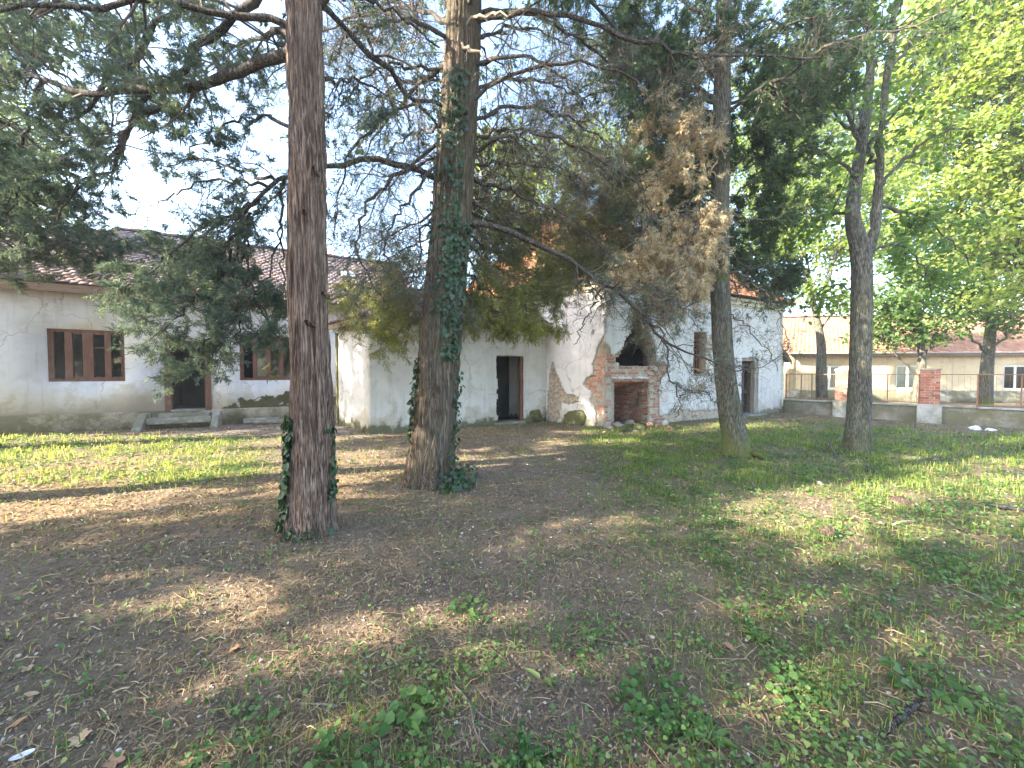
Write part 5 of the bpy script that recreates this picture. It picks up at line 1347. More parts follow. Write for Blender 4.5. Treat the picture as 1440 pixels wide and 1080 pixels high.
for pts, r0, kw in (
    ([(1012, 330, 7.2), (985, 300, 6.9), (950, 300, 6.7), (915, 330, 6.6), (900, 372, 6.6)], 0.030, brown),
    ([(1012, 250, 7.2), (985, 210, 6.9), (945, 170, 6.7), (915, 160, 6.6)], 0.030, brown),
    ([(1012, 290, 7.2), (990, 250, 6.9), (955, 220, 6.7), (930, 235, 6.6), (925, 260, 6.6)], 0.026, brown),
    ([(1010, 300, 7.2), (995, 270, 6.8), (985, 290, 6.6), (970, 340, 6.5), (965, 390, 6.5)], 0.026, brown),
    ([(1010, 350, 7.2), (985, 345, 6.9), (950, 365, 6.7), (925, 395, 6.7)], 0.024, brown),
    ([(1011, 310, 7.2), (1005, 300, 6.8), (1000, 330, 6.6), (990, 380, 6.6), (985, 420, 6.6)], 0.020, dict(brown, len2=(0.2, 0.5))),
    ([(1012, 220, 7.2), (990, 180, 6.8), (965, 180, 6.5), (955, 210, 6.4)], 0.022, brown),
    ([(1010, 360, 7.2), (960, 390, 6.9), (915, 420, 6.8), (890, 455, 6.8)], 0.022, dict(oliv, l2=8)),
    ([(1010, 370, 7.2), (960, 350, 7.0), (910, 355, 6.9), (870, 375, 6.9), (850, 410, 6.9)], 0.024, dict(brown, len2=(0.3, 0.6))),
    ([(1012, 310, 7.2), (970, 280, 7.4), (920, 280, 7.6), (870, 300, 7.8), (840, 340, 7.9)], 0.026, dict(oliv, l2=13, per=2.6, mat='needle_dark')),
    ([(1012, 260, 7.2), (960, 230, 7.5), (900, 220, 7.8), (850, 240, 8.0)], 0.026, dict(oliv, l2=13, per=2.6, mat='needle_dark')),
    ([(1011, 345, 7.2), (950, 330, 7.6), (900, 340, 8.0), (850, 360, 8.3)], 0.024, dict(oliv, l2=13)),
    ([(1011, 350, 7.2), (1000, 345, 6.9), (985, 370, 6.7), (960, 400, 6.6), (940, 430, 6.6)], 0.020, brown),
    ([(1012, 280, 7.3), (960, 260, 8.2), (900, 265, 8.9), (840, 290, 9.3), (790, 330, 9.5)], 0.028, dict(oliv, l2=13, len2=(0.5, 1.1))),
    ([(1012, 320, 7.3), (960, 310, 8.2), (910, 320, 8.8), (860, 340, 9.2), (810, 370, 9.4)], 0.028, dict(oliv, l2=13, len2=(0.5, 1.1))),
    ([(1012, 240, 7.3), (950, 200, 8.4), (880, 210, 9.2), (800, 250, 9.6)], 0.028, dict(dead, l2=14, len2=(0.5, 1.3), mat='needle_olive')),
    ([(1013, 340, 7.4), (1000, 330, 8.2), (970, 350, 8.8), (930, 380, 9.2)], 0.024, dict(oliv, l2=13, len2=(0.4, 0.9))),
    ([(1012, 360, 7.4), (960, 345, 8.6), (900, 345, 9.2), (840, 355, 9.6), (790, 375, 9.8)], 0.026, dict(oliv, l2=14, len2=(0.5, 1.1))),
    ([(1013, 300, 7.4), (950, 280, 8.6), (880, 290, 9.4), (820, 310, 9.8), (770, 345, 10.0)], 0.026, dict(oliv, l2=14, len2=(0.5, 1.2))),
    ([(1014, 220, 7.4), (950, 240, 8.6), (880, 250, 9.4), (810, 275, 9.8)], 0.026, dict(oliv, l2=14, len2=(0.5, 1.2))),
    ([(1014, 160, 7.4), (940, 130, 8.4), (860, 140, 9.0), (790, 190, 9.4)], 0.028, dict(dead, l2=14, len2=(0.6, 1.3), mat='needle_dark', bare=0.3)),
    ([(1016, 90, 7.4), (930, 60, 8.2), (850, 70, 8.8), (780, 110, 9.2)], 0.028, dict(dead, l2=14, len2=(0.6, 1.3), mat='needle_dark', bare=0.3)),
    ([(1015, 390, 7.4), (980, 385, 8.4), (940, 395, 8.9), (900, 410, 9.2)], 0.020, dict(oliv, l2=13, len2=(0.3, 0.7))),
    ([(1013, 330, 7.4), (960, 320, 8.8), (890, 330, 9.6), (820, 350, 10.0), (760, 380, 10.2)], 0.026, dict(oliv, l2=14, len2=(0.5, 1.1), per=5.0)),
    ([(1013, 290, 7.4), (940, 270, 8.8), (870, 285, 9.6), (790, 320, 10.2)], 0.026, dict(oliv, l2=14, len2=(0.5, 1.2), per=5.0)),
    ([(1013, 260, 7.4), (940, 230, 8.8), (860, 235, 9.6), (780, 280, 10.2)], 0.026, dict(oliv, l2=13, len2=(0.5, 1.2), per=4.5, mat='needle_dark')),
    ([(1012, 370, 7.4), (960, 370, 8.6), (900, 375, 9.2), (850, 390, 9.6)], 0.020, dict(oliv, l2=13, len2=(0.4, 0.8), per=4.5)),
    # dark green fans to the right
    ([(1014, 295, 7.3), (1040, 306, 7.1), (1070, 310, 7.0), (1095, 306, 6.9), (1130, 290, 6.9)], 0.028, dark3),
    ([(1014, 280, 7.3), (1050, 262, 7.1), (1090, 245, 7.0), (1130, 215, 6.9)], 0.028, dark3),
    ([(1015, 250, 7.3), (1050, 220, 7.3), (1090, 190, 7.4), (1130, 150, 7.5)], 0.028, dark3),
    ([(1015, 200, 7.3), (1060, 180, 7.1), (1110, 160, 7.0), (1160, 110, 7.0), (1200, 60, 7.0)], 0.032, dark3),
    ([(1016, 150, 7.3), (1060, 130, 7.6), (1110, 100, 7.9), (1160, 40, 8.2)], 0.032, dark3),
    ([(1017, 100, 7.3), (1060, 60, 7.0), (1110, 20, 6.8), (1170, -20, 6.7)], 0.032, dark3),
    ([(1014, 350, 7.3), (1050, 375, 7.6), (1085, 395, 8.0), (1120, 400, 8.4)], 0.026, dark3),
    ([(1013, 390, 7.3), (1045, 405, 7.3), (1080, 420, 7.4), (1105, 440, 7.5)], 0.020, dict(dark3, per=1.2, bare=0.5)),
    ([(1013, 380, 7.2), (1050, 390, 6.9), (1090, 430, 6.8), (1110, 480, 6.8)], 0.020, dict(dead, l2=7)),
    ([(1012, 400, 7.2), (985, 420, 6.9), (955, 440, 6.7), (925, 460, 6.6), (905, 440, 6.6)], 0.020, dict(dead, l2=9)),
    ([(1012, 440, 7.2), (1040, 450, 7.0), (1070, 480, 6.9), (1095, 520, 6.9)], 0.014, dict(dead, l2=8, len2=(0.2, 0.6))),
    ([(1014, 330, 7.4), (1040, 340, 8.2), (1070, 365, 8.8), (1095, 395, 9.2)], 0.024, dict(dark3, l2=10, len2=(0.4, 0.9))),
    # towards the top left
    ([(1015, 120, 7.2), (980, 80, 6.9), (940, 70, 6.8), (900, 100, 6.8)], 0.03, dict(dark3, grav2=0.12)),
    ([(1016, 60, 7.2), (970, 10, 7.2), (920, -10, 7.3), (880, 20, 7.4), (870, 80, 7.4)], 0.03, dict(dark3, grav2=0.14)),
    ([(1014, 180, 7.3), (970, 150, 8.0), (920, 160, 8.6), (880, 200, 9.0)], 0.03, dict(dark3, grav2=0.1)),
):
    kk = dict(kw); m_ = kk.pop('mat')
    conifer_limb(T3, T3.limb(px(pts), r0, 0.006, n=18), m_, **kk)
crown_conifer(T3, 'needle_dark', 5.6, 12.2, 38, (2.0, 3.6), l2=5, len2=(0.5, 1.1), l3=9, len3=(0.15, 0.4), per=1.9, nn=12, nl=0.09, nw=0.026)
# surface roots
for a in (0.2, 0.9, -0.5):
    d = np.array([math.cos(a), -math.sin(a), 0]); 
    T3.limb([g3 + d * 0.22 + UZ * 0.14, g3 + d * 0.36 + UZ * 0.05, g3 + d * 0.62 - UZ * 0.02], 0.07, 0.03, n=8, name='root')
T3.done()

# ------------------------------------------------------------------ broadleaf helpers
def crown_leafy(T, blobs, mat, leaf, per_clump=34, clump_r=0.34, density=5.0, shell=0.5, tint=0.5, limbs=True):
    """blobs: (centre, radii). leaf clumps through each blob, thicker to the outside, with branches reaching them"""
    for (c, rad) in blobs:
        c = np.asarray(c, float); rad = np.asarray(rad, float)
        n = max(4, int(density * rad[0] * rad[1] * rad[2] ** 0.5 * 2.2))
        d = norm(RNG.normal(size=(n, 3))); q = RNG.random(n) ** shell
        k = 0.8 + 0.45 * fbm(d * 1.7 + c, 3, 4)
        cl = c + d * rad * (q * k)[:, None]
        m = RNG.poisson(per_clump, n); i = np.repeat(np.arange(n), m)
        off = RNG.normal(size=(len(i), 3)) * clump_r * np.array([1, 1, 0.55])
        V = leaves(cl[i] + off, leaf, up=0.8, tint_mu=tint, outward=d[i] * 0.5)
        tn = V[2].reshape(-1, 4) + (RNG.normal(0, 0.14, n)[i])[:, None]
        T.leafy(mat, (V[0], V[1], np.clip(tn, 0, 1).ravel()))
        if limbs:
            i0 = int(np.argmin(np.linalg.norm(T.P - (c - UZ * (rad[2] + 0.6 * np.linalg.norm((c - T.P[0])[:2]))), axis=1)))
            p = T.P[i0]
            if np.linalg.norm(c - p) > 0.6:
                L = T.limb([p, p + (c - p) * 0.4 - UZ * 0.1, p + (c - p) * 0.8 + RNG.normal(0, 0.15, 3), c + RNG.normal(0, 0.2, 3)], max(0.03, 0.35 * T.r[i0]), 0.012, n=12, sides=5, jig=0.04)
                tg = []
                sel = cl[RNG.random(n) < min(1.0, 70 / n)]
                st = L[0][0][RNG.integers(4, 12, len(sel))]
                Pm = np.stack([st, st * 0.6 + sel * 0.4 + RNG.normal(0, 0.1, sel.shape), st * 0.25 + sel * 0.75 + RNG.normal(0, 0.08, sel.shape), sel], 1)
                T.twigs((Pm, np.broadcast_to(np.array([0.016, 0.012, 0.008, 0.003]), (len(sel), 4))), 3)

# fourth tree: pale forked trunk on the right
g4 = gnd(1205, 634); y4 = g4[1]
T4 = Tree('broadleaf_tree', 'pale smooth forked trunk of a broadleaf tree on the right lawn', 'tree', g4)
T4.trunk([g4 - UZ * 0.12, at(1206, 612, y4), at(1208, 580, y4), at(1211, 450, y4), at(1211, 360, y4), at(1199, 305, y4), at(1204, 250, y4 + 0.1), at(1218, 160, y4 + 0.2), at(1226, 60, y4 + 0.3), at(1230, -80, y4 + 0.4)],
         [0.235, 0.205, 0.185, 0.162, 0.158, 0.115, 0.098, 0.08, 0.06, 0.03], M['bark_pale'], segs=90, rings=220, ridge=0.010, ridge_f=4, zf=1.6, flare=0.35, flare_h=0.15, lobes=4, seed=21)
Lr = T4.limb(px([(1212, 372, y4), (1226, 340, y4 - 0.05), (1236, 265, y4 - 0.1), (1237, 190, y4 - 0.2), (1250, 90, y4 - 0.3), (1262, -20, y4 - 0.4)]), 0.098, 0.04, n=24, sides=12, jig=0.012)
tl = dict(K=7, wander=0.22, rscale=0.55)
def t4_bough(pts, r0, blobs, mat='leaf_mid', leaf=0.085):
    L = T4.limb(px(pts), r0, 0.01, n=16, sides=6)
    B = T4.twigs(grow(*L, 4.5, (0.4, 1.2), up=0.03, **tl), 4); W = T4.twigs(grow(*B, 7, (0.15, 0.5), K=4, wander=0.2), 3)
    P = W[0][:, RNG.integers(1, 4)]
    i = np.repeat(np.arange(len(P)), blobs)
    T4.leafy(mat, leaves(P[i] + RNG.normal(size=(len(i), 3)) * 0.10, leaf, up=0.7))
for pts, r0, nb, mt in (
    ([(1236, 265, y4), (1270, 225, 7.6), (1320, 190, 7.4), (1370, 180, 7.3)], 0.04, 9, 'leaf_mid'),
    ([(1237, 230, y4), (1220, 210, 7.3), (1260, 160, 6.9), (1300, 100, 6.7)], 0.04, 9, 'leaf_mid'),
    ([(1204, 250, y4), (1170, 220, 7.9), (1130, 205, 8.0), (1095, 215, 8.1)], 0.04, 10, 'leaf_mid'),
    ([(1210, 200, y4), (1180, 150, 7.6), (1140, 120, 7.5), (1110, 110, 7.4)], 0.04, 10, 'leaf_mid'),
    ([(1214, 180, y4), (1180, 110, 8.2), (1150, 50, 8.4)], 0.04, 10, 'leaf_mid'),
    ([(1234, 290, y4), (1280, 300, 8.2), (1330, 330, 8.5), (1370, 380, 8.6)], 0.035, 10, 'leaf_mid'),
    ([(1200, 300, y4), (1165, 300, 7.9), (1125, 330, 8.0), (1100, 370, 8.1)], 0.035, 10, 'leaf_mid'),
    ([(1212, 370, y4), (1245, 345, 7.7), (1275, 350, 7.7), (1300, 380, 7.7), (1310, 420, 7.7)], 0.03, 10, 'leaf_mid'),
    ([(1205, 420, y4), (1180, 400, 8.3), (1150, 410, 8.6), (1130, 440, 8.7)], 0.02, 7, 'leaf_mid'),
    ([(1250, 100, y4), (1300, 40, 7.5), (1360, 0, 7.3), (1400, -10, 7.2)], 0.04, 9, 'leaf_bright'),
    ([(1228, 60, y4), (1200, 0, 7.7), (1170, -40, 7.6)], 0.04, 10, 'leaf_mid'),
):
    t4_bough(pts, r0, nb, None, mt) if False else t4_bough(pts, r0, nb, mt)
crown_leafy(T4, [((7.6, 8.4, 9.0), (2.2, 2.0, 1.3)), ((6.2, 8.6, 8.2), (1.6, 1.6, 1.1))], 'leaf_mid', 0.10, 26, 0.3, 3.0)
T4.done()

# ------------------------------------------------------------------ trees beyond the yard
def far_tree(name, label, base, h, r, blobs, mat, leaf, bark='bark_grey', lean=(0, 0), fork=None, group='trees beyond the yard', **kw):
    b = np.array([base[0], base[1], 0.0])
    T = Tree(name, label, 'tree', b, group)
    top = b + np.array([lean[0], lean[1], h])
    T.trunk([b - UZ * 0.2, b + np.array([lean[0] * 0.1, lean[1] * 0.1, h * 0.2]), b + np.array([lean[0] * 0.3 + 0.1, lean[1] * 0.3, h * 0.45]), b + np.array([lean[0] * 0.6, lean[1] * 0.6, h * 0.7]), top],
            [r * 1.15, r, r * 0.8, r * 0.5, r * 0.12], M[bark], segs=28, rings=60, ridge=0.012, ridge_f=4, flare=0.25, seed=int(base[0] * 10) % 50)
    if fork:
        for pts in fork:
            T.limb([np.asarray(p, float) for p in pts], r * 0.55, r * 0.2, n=14, sides=8)
    crown_leafy(T, blobs, mat, leaf, **kw)
    T.done()
    return T

def B(px_, py_, Y, rx, ry=None, rz=None):
    """crown blob whose middle sits at that sighted point"""
    return (at(px_, py_, Y), (rx, ry or rx, rz or rx * 0.75))

# forked tree right behind the low wall
c5 = at(1157, 560, 16.5)
far_tree('broadleaf_tree', 'slim forked tree growing just behind the low wall left of pillar', (c5[0], 16.5), 6.5, 0.19,
         [B(1130, 400, 16.5, 1.0), B(1180, 420, 16.8, 1.0), B(1110, 340, 17, 1.4), B(1190, 345, 17.2, 1.5), B(1150, 280, 17.5, 1.7), B(1090, 270, 17.5, 1.5), B(1225, 280, 17.5, 1.4)], 'leaf_bright', 0.13,
         lean=(-0.4, 0.5), fork=[[at(1148, 445, 16.6), at(1160, 410, 16.6), at(1172, 370, 16.6), at(1180, 330, 16.8)], [at(1147, 440, 16.6), at(1135, 400, 16.5), at(1125, 350, 16.5)]], per_clump=38, clump_r=0.3, density=8)
# dense green tree behind the brick pillar
c6 = at(1292, 520, 14.6)
far_tree('broadleaf_tree', 'dense dark green small tree standing behind the brick pillar', (c6[0], 14.6), 4.6, 0.15,
         [B(1285, 455, 14.5, 1.05), B(1240, 470, 14.6, 0.8), B(1325, 465, 14.3, 0.75), B(1255, 420, 14.6, 1.1), B(1310, 405, 14.6, 1.1), B(1280, 375, 14.8, 1.1), B(1225, 440, 14.9, 0.8), B(1345, 420, 14.4, 0.9)], 'leaf_mid', 0.12, per_clump=42, clump_r=0.26, density=11)
# the tall bright tree on the right
far_tree('broadleaf_tree', 'tall broad tree with bright yellow green leaves on the right edge', (17.6, 12.6), 13.0, 0.36,
         [B(1400, 330, 12.5, 1.7), B(1345, 280, 12.8, 1.7), B(1420, 230, 12.0, 1.9), B(1320, 190, 12.8, 1.8), B(1390, 130, 12.2, 2.0), B(1300, 110, 13.0, 1.7), B(1370, 50, 12.4, 2.0), B(1450, 60, 11.8, 2.0), B(1480, 180, 11.8, 2.0), B(1470, 320, 12.0, 1.7), B(1425, 395, 12.2, 1.2), B(1330, 20, 13.0, 1.8), B(1420, -40, 12.0, 2.2)], 'leaf_bright', 0.115, bark='bark_pale', lean=(0.5, 0), per_clump=40, clump_r=0.27, density=7.0, tint=0.68)
# trees behind the far house, between the trunks
far_tree('broadleaf_tree', 'tall green tree behind the yellow house, left of the pale trunk', (16.8, 28.0), 13.5, 0.32,
         [B(1060, 330, 27, 2.8), B(1120, 250, 27.5, 3.2), B(1060, 210, 28, 3.2), B(1150, 160, 28, 3.2), B(1200, 240, 28, 2.8), B(1100, 120, 28, 3.0)], 'leaf_bright', 0.22, per_clump=34, clump_r=0.55, density=2.6)
far_tree('broadleaf_tree', 'tall green tree behind the yellow house, right of the pale trunk', (29.0, 28.5), 12.5, 0.32,
         [B(1250, 330, 28, 2.6), B(1320, 320, 28.5, 2.6), B(1280, 230, 28.5, 3.0), B(1380, 340, 28.5, 2.3), B(1230, 170, 28.5, 2.8)], 'leaf_mid', 0.22, per_clump=34, clump_r=0.55, density=2.6)
far_tree('broadleaf_tree', 'bright green tree rising behind the chapel roof', (2.6, 27.5), 14.0, 0.34,
         [B(720, 300, 26, 2.6), B(760, 240, 27, 2.8), B(700, 220, 27, 2.5), B(830, 220, 27.5, 2.8), B(890, 250, 27, 2.8), B(960, 270, 26.5, 2.8), B(780, 330, 25.5, 2.0)], 'leaf_bright', 0.22, per_clump=30, clump_r=0.55, density=2.2)
far_tree('broadleaf_tree', 'green tree behind the left end of the tiled house roof', (-24.5, 17.5), 9.5, 0.28,
         [B(20, 300, 17.5, 1.9), B(-40, 250, 17, 2.2), B(-80, 330, 16.5, 2.0), B(45, 345, 18, 1.2), B(0, 190, 17.5, 2.0)], 'leaf_bright', 0.17, per_clump=34, clump_r=0.45, density=4.0)

T0 = Tree('conifer', 'conifer at the left edge whose dark fans hang before the house roof', 'tree', (-7.6, 4.4, 0.0), 'old conifers of the yard')
b0 = np.array([-7.6, 4.4, 0.0])
T0.trunk([b0 - UZ * 0.2, b0 + UZ * 3, b0 + UZ * 7, b0 + UZ * 11], [0.25, 0.2, 0.13, 0.02], M['bark_red'], segs=28, rings=50, ridge=0.012, ridge_f=5, seed=31)
for pts, r0 in (
    ([(-200, 90, 4.4), (-80, 120, 4.5), (0, 165, 4.7), (60, 210, 4.9), (110, 280, 5.0)], 0.04),
    ([(-200, 160, 4.4), (-90, 190, 4.5), (-10, 230, 4.7), (40, 280, 4.9), (75, 330, 5.0)], 0.035),
    ([(-200, 20, 4.4), (-80, 20, 4.6), (20, 60, 4.9), (100, 120, 5.2), (150, 190, 5.4)], 0.04),
    ([(-200, -60, 4.4), (-60, -50, 4.8), (60, -10, 5.2), (160, 50, 5.6), (220, 120, 5.8)], 0.04),
    ([(-200, 210, 4.4), (-100, 240, 4.7), (-30, 280, 5.0), (30, 320, 5.3)], 0.03),
    ([(-200, 60, 4.4), (-90, 50, 5.0), (0, 70, 5.7), (70, 120, 6.3), (130, 180, 6.6)], 0.035),
    ([(-200, 130, 4.4), (-100, 130, 5.2), (0, 160, 6.0), (50, 200, 6.4)], 0.03),
    ([(-200, 220, 4.4), (-80, 260, 5.4), (30, 310, 6.2), (100, 340, 6.6), (160, 372, 6.8)], 0.03),
    ([(-200, 200, 4.4), (-60, 250, 5.8), (60, 300, 7.0), (150, 330, 7.6), (220, 350, 7.9)], 0.03),
    ([(-200, 230, 4.4), (-60, 290, 5.8), (20, 345, 6.8), (90, 375, 7.3)], 0.025),
    ([(-200, 240, 4.4), (-80, 300, 5.2), (0, 340, 5.8), (60, 365, 6.2)], 0.025),
):
    kk = dict(blue); kk.pop('mat'); kk.update(l2=8, per=6.0)
    conifer_limb(T0, T0.limb(px(pts), r0, 0.006, n=18), 'needle_blue', **kk)
crown_conifer(T0, 'needle_blue', 5.0, 10.6, 20, (1.6, 3.0), l2=5, len2=(0.5, 1.1), l3=8, len3=(0.15, 0.4), per=2.5, nn=8, nl=0.11, nw=0.035, fine=False)
T0.done()

far_tree('broadleaf_tree', 'leafy tree leaning over the yellow house roof at the right edge', (21.0, 17.0), 8.0, 0.2,
         [B(1400, 420, 16.5, 1.6), B(1350, 440, 16.8, 1.2), B(1440, 440, 16, 1.4), B(1330, 380, 17, 1.6), B(1395, 360, 16.5, 1.7)], 'leaf_mid', 0.13, per_clump=36, clump_r=0.3, density=5.0)
# conifers added left of the view so their crowns shade yard and walls
def shade_tree(base, h, z0, n, lab, ln=(2.4, 4.2), per=3.2):
    b = np.array([base[0], base[1], 0.0])
    T = Tree('conifer', lab, 'tree', b, 'old conifers of the yard')
    T.trunk([b - UZ * 0.2, b + UZ * h * 0.3, b + UZ * h * 0.65, b + UZ * h], [0.27, 0.22, 0.14, 0.02], M['bark_grey'], segs=24, rings=40, ridge=0.012, ridge_f=4, seed=int(abs(base[0]) * 7) % 40)
    crown_conifer(T, 'needle_dark', z0, h * 0.97, n, ln, l2=4.5, len2=(0.6, 1.3), l3=6, len3=(0.25, 0.55), per=per, nn=6, nl=0.18, nw=0.08, fine=False)
    T.done()
shade_tree((-9.5, 1.2), 11.0, 1.6, 46, 'unseen conifer added to shade the yard, beside the lawn')
shade_tree((-15.2, 6.4), 14.0, 4.6, 60, 'unseen tall conifer added to shade the walls, before the house end', (2.2, 3.6))
shade_tree((-10.8, 7.7), 13.0, 5.2, 44, 'tall conifer added at the left edge, its crown shading the walls', (1.6, 2.6))
shade_tree((-12.6, -2.4), 12.0, 1.6, 46, 'unseen conifer added to shade the yard, between two others')
shade_tree((-8.0, -3.2), 12.0, 1.6, 46, 'unseen conifer added to shade the yard, behind the camera')
shade_tree((-15.5, -1.0), 12.0, 1.8, 40, 'unseen conifer added to shade the yard, near the street')
shade_tree((-22.5, 9.8), 12.0, 2.2, 46, 'unseen conifer added to shade the roof, beyond the house end')

# ------------------------------------------------------------------ ivy on the trunks
def leaf6(c, nrm, ax, size, w=0.95, cup=0.12, rng=RNG):
    """lobed leaf of six outline points around a midrib"""
    n = len(c); nrm = norm(nrm); ax = norm(ax - (ax * nrm).sum(1, keepdims=True) * nrm); sd = np.cross(nrm, ax)
    s = np.asarray(size)[:, None]
    V = [c, c + ax * s * 0.12 + sd * s * 0.42 * w + nrm * s * cup, c + ax * s * 0.55 + sd * s * 0.40 * w + nrm * s * cup * 0.9, c + ax * s * 1.0 - nrm * s * cup * 0.7,
         c + ax * s * 0.55 - sd * s * 0.40 * w + nrm * s * cup * 0.9, c + ax * s * 0.12 - sd * s * 0.42 * w + nrm * s * cup]
    V = np.stack(V, 1).reshape(-1, 3); b = np.arange(n) * 6
    T = np.concatenate([np.stack([b, b + 1, b + 2], -1), np.stack([b, b + 2, b + 3], -1), np.stack([b, b + 3, b + 4], -1), np.stack([b, b + 4, b + 5], -1)])
    return V, T

def ivy_on(T, label, bands, base):
    root = empty('ivy', base, label, 'ivy', 'ivy climbing the trunks')
    parts, stems = [], []
    for (w0, w1, z0, z1, n, sz, puff) in bands:
        z = RNG.uniform(z0, z1, n); k = 0.5 + 0.5 * vnoise(np.stack([z * 2.5, z * 0 + w0, z * 0], -1), 5)
        w = w0 + (w1 - w0) * (0.5 + (RNG.random(n) - 0.5) * k)
        i = np.array([int(q) for q in np.searchsorted(T.P[:, 2], z)]); i = np.clip(i, 0, len(T.P) - 1)
        rad = T.r[i] * (1 + 0.25 * np.exp(-z / 0.2))
        d = np.stack([np.cos(w), np.sin(w), 0 * w], -1)
        c = T.P[i] * np.array([1, 1, 0]) + d * (rad + RNG.uniform(0.005, puff, n) * k)[:, None] + UZ * z[:, None]
        nr = d + RNG.normal(0, 0.45, (n, 3)) + np.array([0, -0.1, 0.25]); ax = np.array([0, 0, -1.0]) + RNG.normal(0, 0.6, (n, 3))
        V, Q = leaf6(c, nr, ax, sz * RNG.uniform(0.4, 1.5, n))
        parts.append((V, Q, np.repeat(np.clip(RNG.normal(0.45, 0.2, n), 0, 1), 6)))
        for _ in range(6):
            zz = np.linspace(max(0.0, z0 - 0.3), z1, 14); ww = RNG.uniform(w0, w1) + np.cumsum(RNG.normal(0, 0.06, 14))
            i = np.clip(np.searchsorted(T.P[:, 2], zz), 0, len(T.P) - 1); rad = T.r[i] * (1 + 0.25 * np.exp(-zz / 0.2)) + 0.012
            P = T.P[i] * np.array([1, 1, 0]) + rad[:, None] * np.stack([np.cos(ww), np.sin(ww), 0 * ww], -1) + UZ * zz[:, None]
            stems.append(tubes(P[None], np.full((1, 14), 0.006), 5))
    j = join(parts)
    o = adopt(link('ivy_leaves', mesh_np('ivy_leaves', j[0], j[1], M['ivy'], False, j[2])), root); o['kind'] = 'stuff'
    j = join(stems)
    adopt(link('stem', mesh_np('stem', j[0], j[1], M['twig'])), root)
PI = math.pi
ivy_on(T1, 'glossy ivy on the foot of the nearest reddish trunk', [(PI * 0.92, PI * 1.34, 0.0, 1.12, 760, 0.060, 0.10), (PI * 1.88, PI * 2.1, 0.3, 1.05, 110, 0.045, 0.05), (PI * 1.3, PI * 1.9, 0.0, 0.10, 40, 0.045, 0.10)], g1)
ivy_on(T2, 'ivy climbing high on the fibrous trunk before the annex', [(PI * 1.5, PI * 1.95, 1.75, 3.6, 520, 0.062, 0.09), (PI * 1.35, PI * 1.75, 2.3, 5.6, 520, 0.058, 0.10), (PI * 1.8, PI * 2.1, 0.0, 1.6, 170, 0.055, 0.10),
       (PI * 0.95, PI * 1.25, 0.6, 1.75, 230, 0.055, 0.10), (PI * 1.6, PI * 2.1, 0.0, 0.22, 160, 0.06, 0.35), (PI * 0.9, PI * 1.4, 2.8, 5.6, 160, 0.055, 0.09)], g2)

# ------------------------------------------------------------------ ground cover
def polar(n, r0=0.85, r1=16.0, a=1.22):
    th = RNG.uniform(-a, a, n); r = r0 * (r1 / r0) ** RNG.random(n)
    return r * np.sin(th), r * np.cos(th), r

def keep_out(x, y):
    """False inside the buildings and trunks"""
    ok = np.ones(len(x), bool)
    P = np.stack([x, y], -1)
    ok &= ~inside_poly(P, [tuple((L0 + U * TS)[:2]), tuple((L0 + U * TE)[:2]), tuple((L0 + U * TE + N * 7)[:2]), tuple((L0 + U * TS + N * 7)[:2])])
    ok &= ~inside_poly(P, [tuple(C[:2]), tuple(J[:2]), tuple(K[:2]), tuple(D[:2])])
    ok &= ~inside_poly(P, [tuple(A[:2]), tuple(Bp[:2]), tuple(B2[:2]), tuple(A2[:2])])
    for g, r in ((g1, 0.22), (g2, 0.33), (g3, 0.27), (g4, 0.28)):
        ok &= (x - g[0]) ** 2 + (y - g[1]) ** 2 > r * r
    return ok

def surf(x, y):
    fz = (n2(x, y, 9, 8, 3) - 0.5) * 0.030 + (n2(x, y, 24, 6, 2) - 0.5) * 0.016
    return gz(x, y) + fz * np.clip(1.4 - np.hypot(x, y) / 9, 0, 1)

def stuff(name, parts, mat, label=None):
    j = join(parts)
    o = link(name, mesh_np(name, j[0], j[1], M[mat], False, j[2])); o['kind'] = 'stuff'
    if label: o['label'] = label
    return o

# low creeping leaves
x, y, r = polar(430000); g, s, p = zones(x, y)
clump = np.clip((n2(x, y, 5.5, 61, 2) - 0.38) / 0.22, 0.10, 1)
k = (RNG.random(len(x)) < g * clump * (0.45 + 0.5 * np.clip((y - 2.5) / 3.5, 0, 1))) & keep_out(x, y); x, y, r = x[k], y[k], r[k]; n = len(x)
hgt = RNG.uniform(0.0, 0.05, n) * (0.5 + n2(x, y, 5.5, 61, 2))
c = np.stack([x, y, surf(x, y) + 0.006 + hgt], -1)
nr = np.array([0, 0, 1.0]) + RNG.normal(0, 0.38, (n, 3)); ax = RNG.normal(size=(n, 3)); ax[:, 2] *= 0.2
V, Q = leaf6(c, nr, ax, (0.016 + 0.0022 * r) * RNG.uniform(0.5, 1.4, n), w=1.0)
tone = np.clip(RNG.normal(0.55, 0.24, n) + 0.9 * (n2(x, y, 2.5, 71, 3) - 0.5), 0, 1)
stuff('ground_cover', [(V, Q, np.repeat(tone, 6))], 'weed', 'low creeping leaves spreading over the yard')

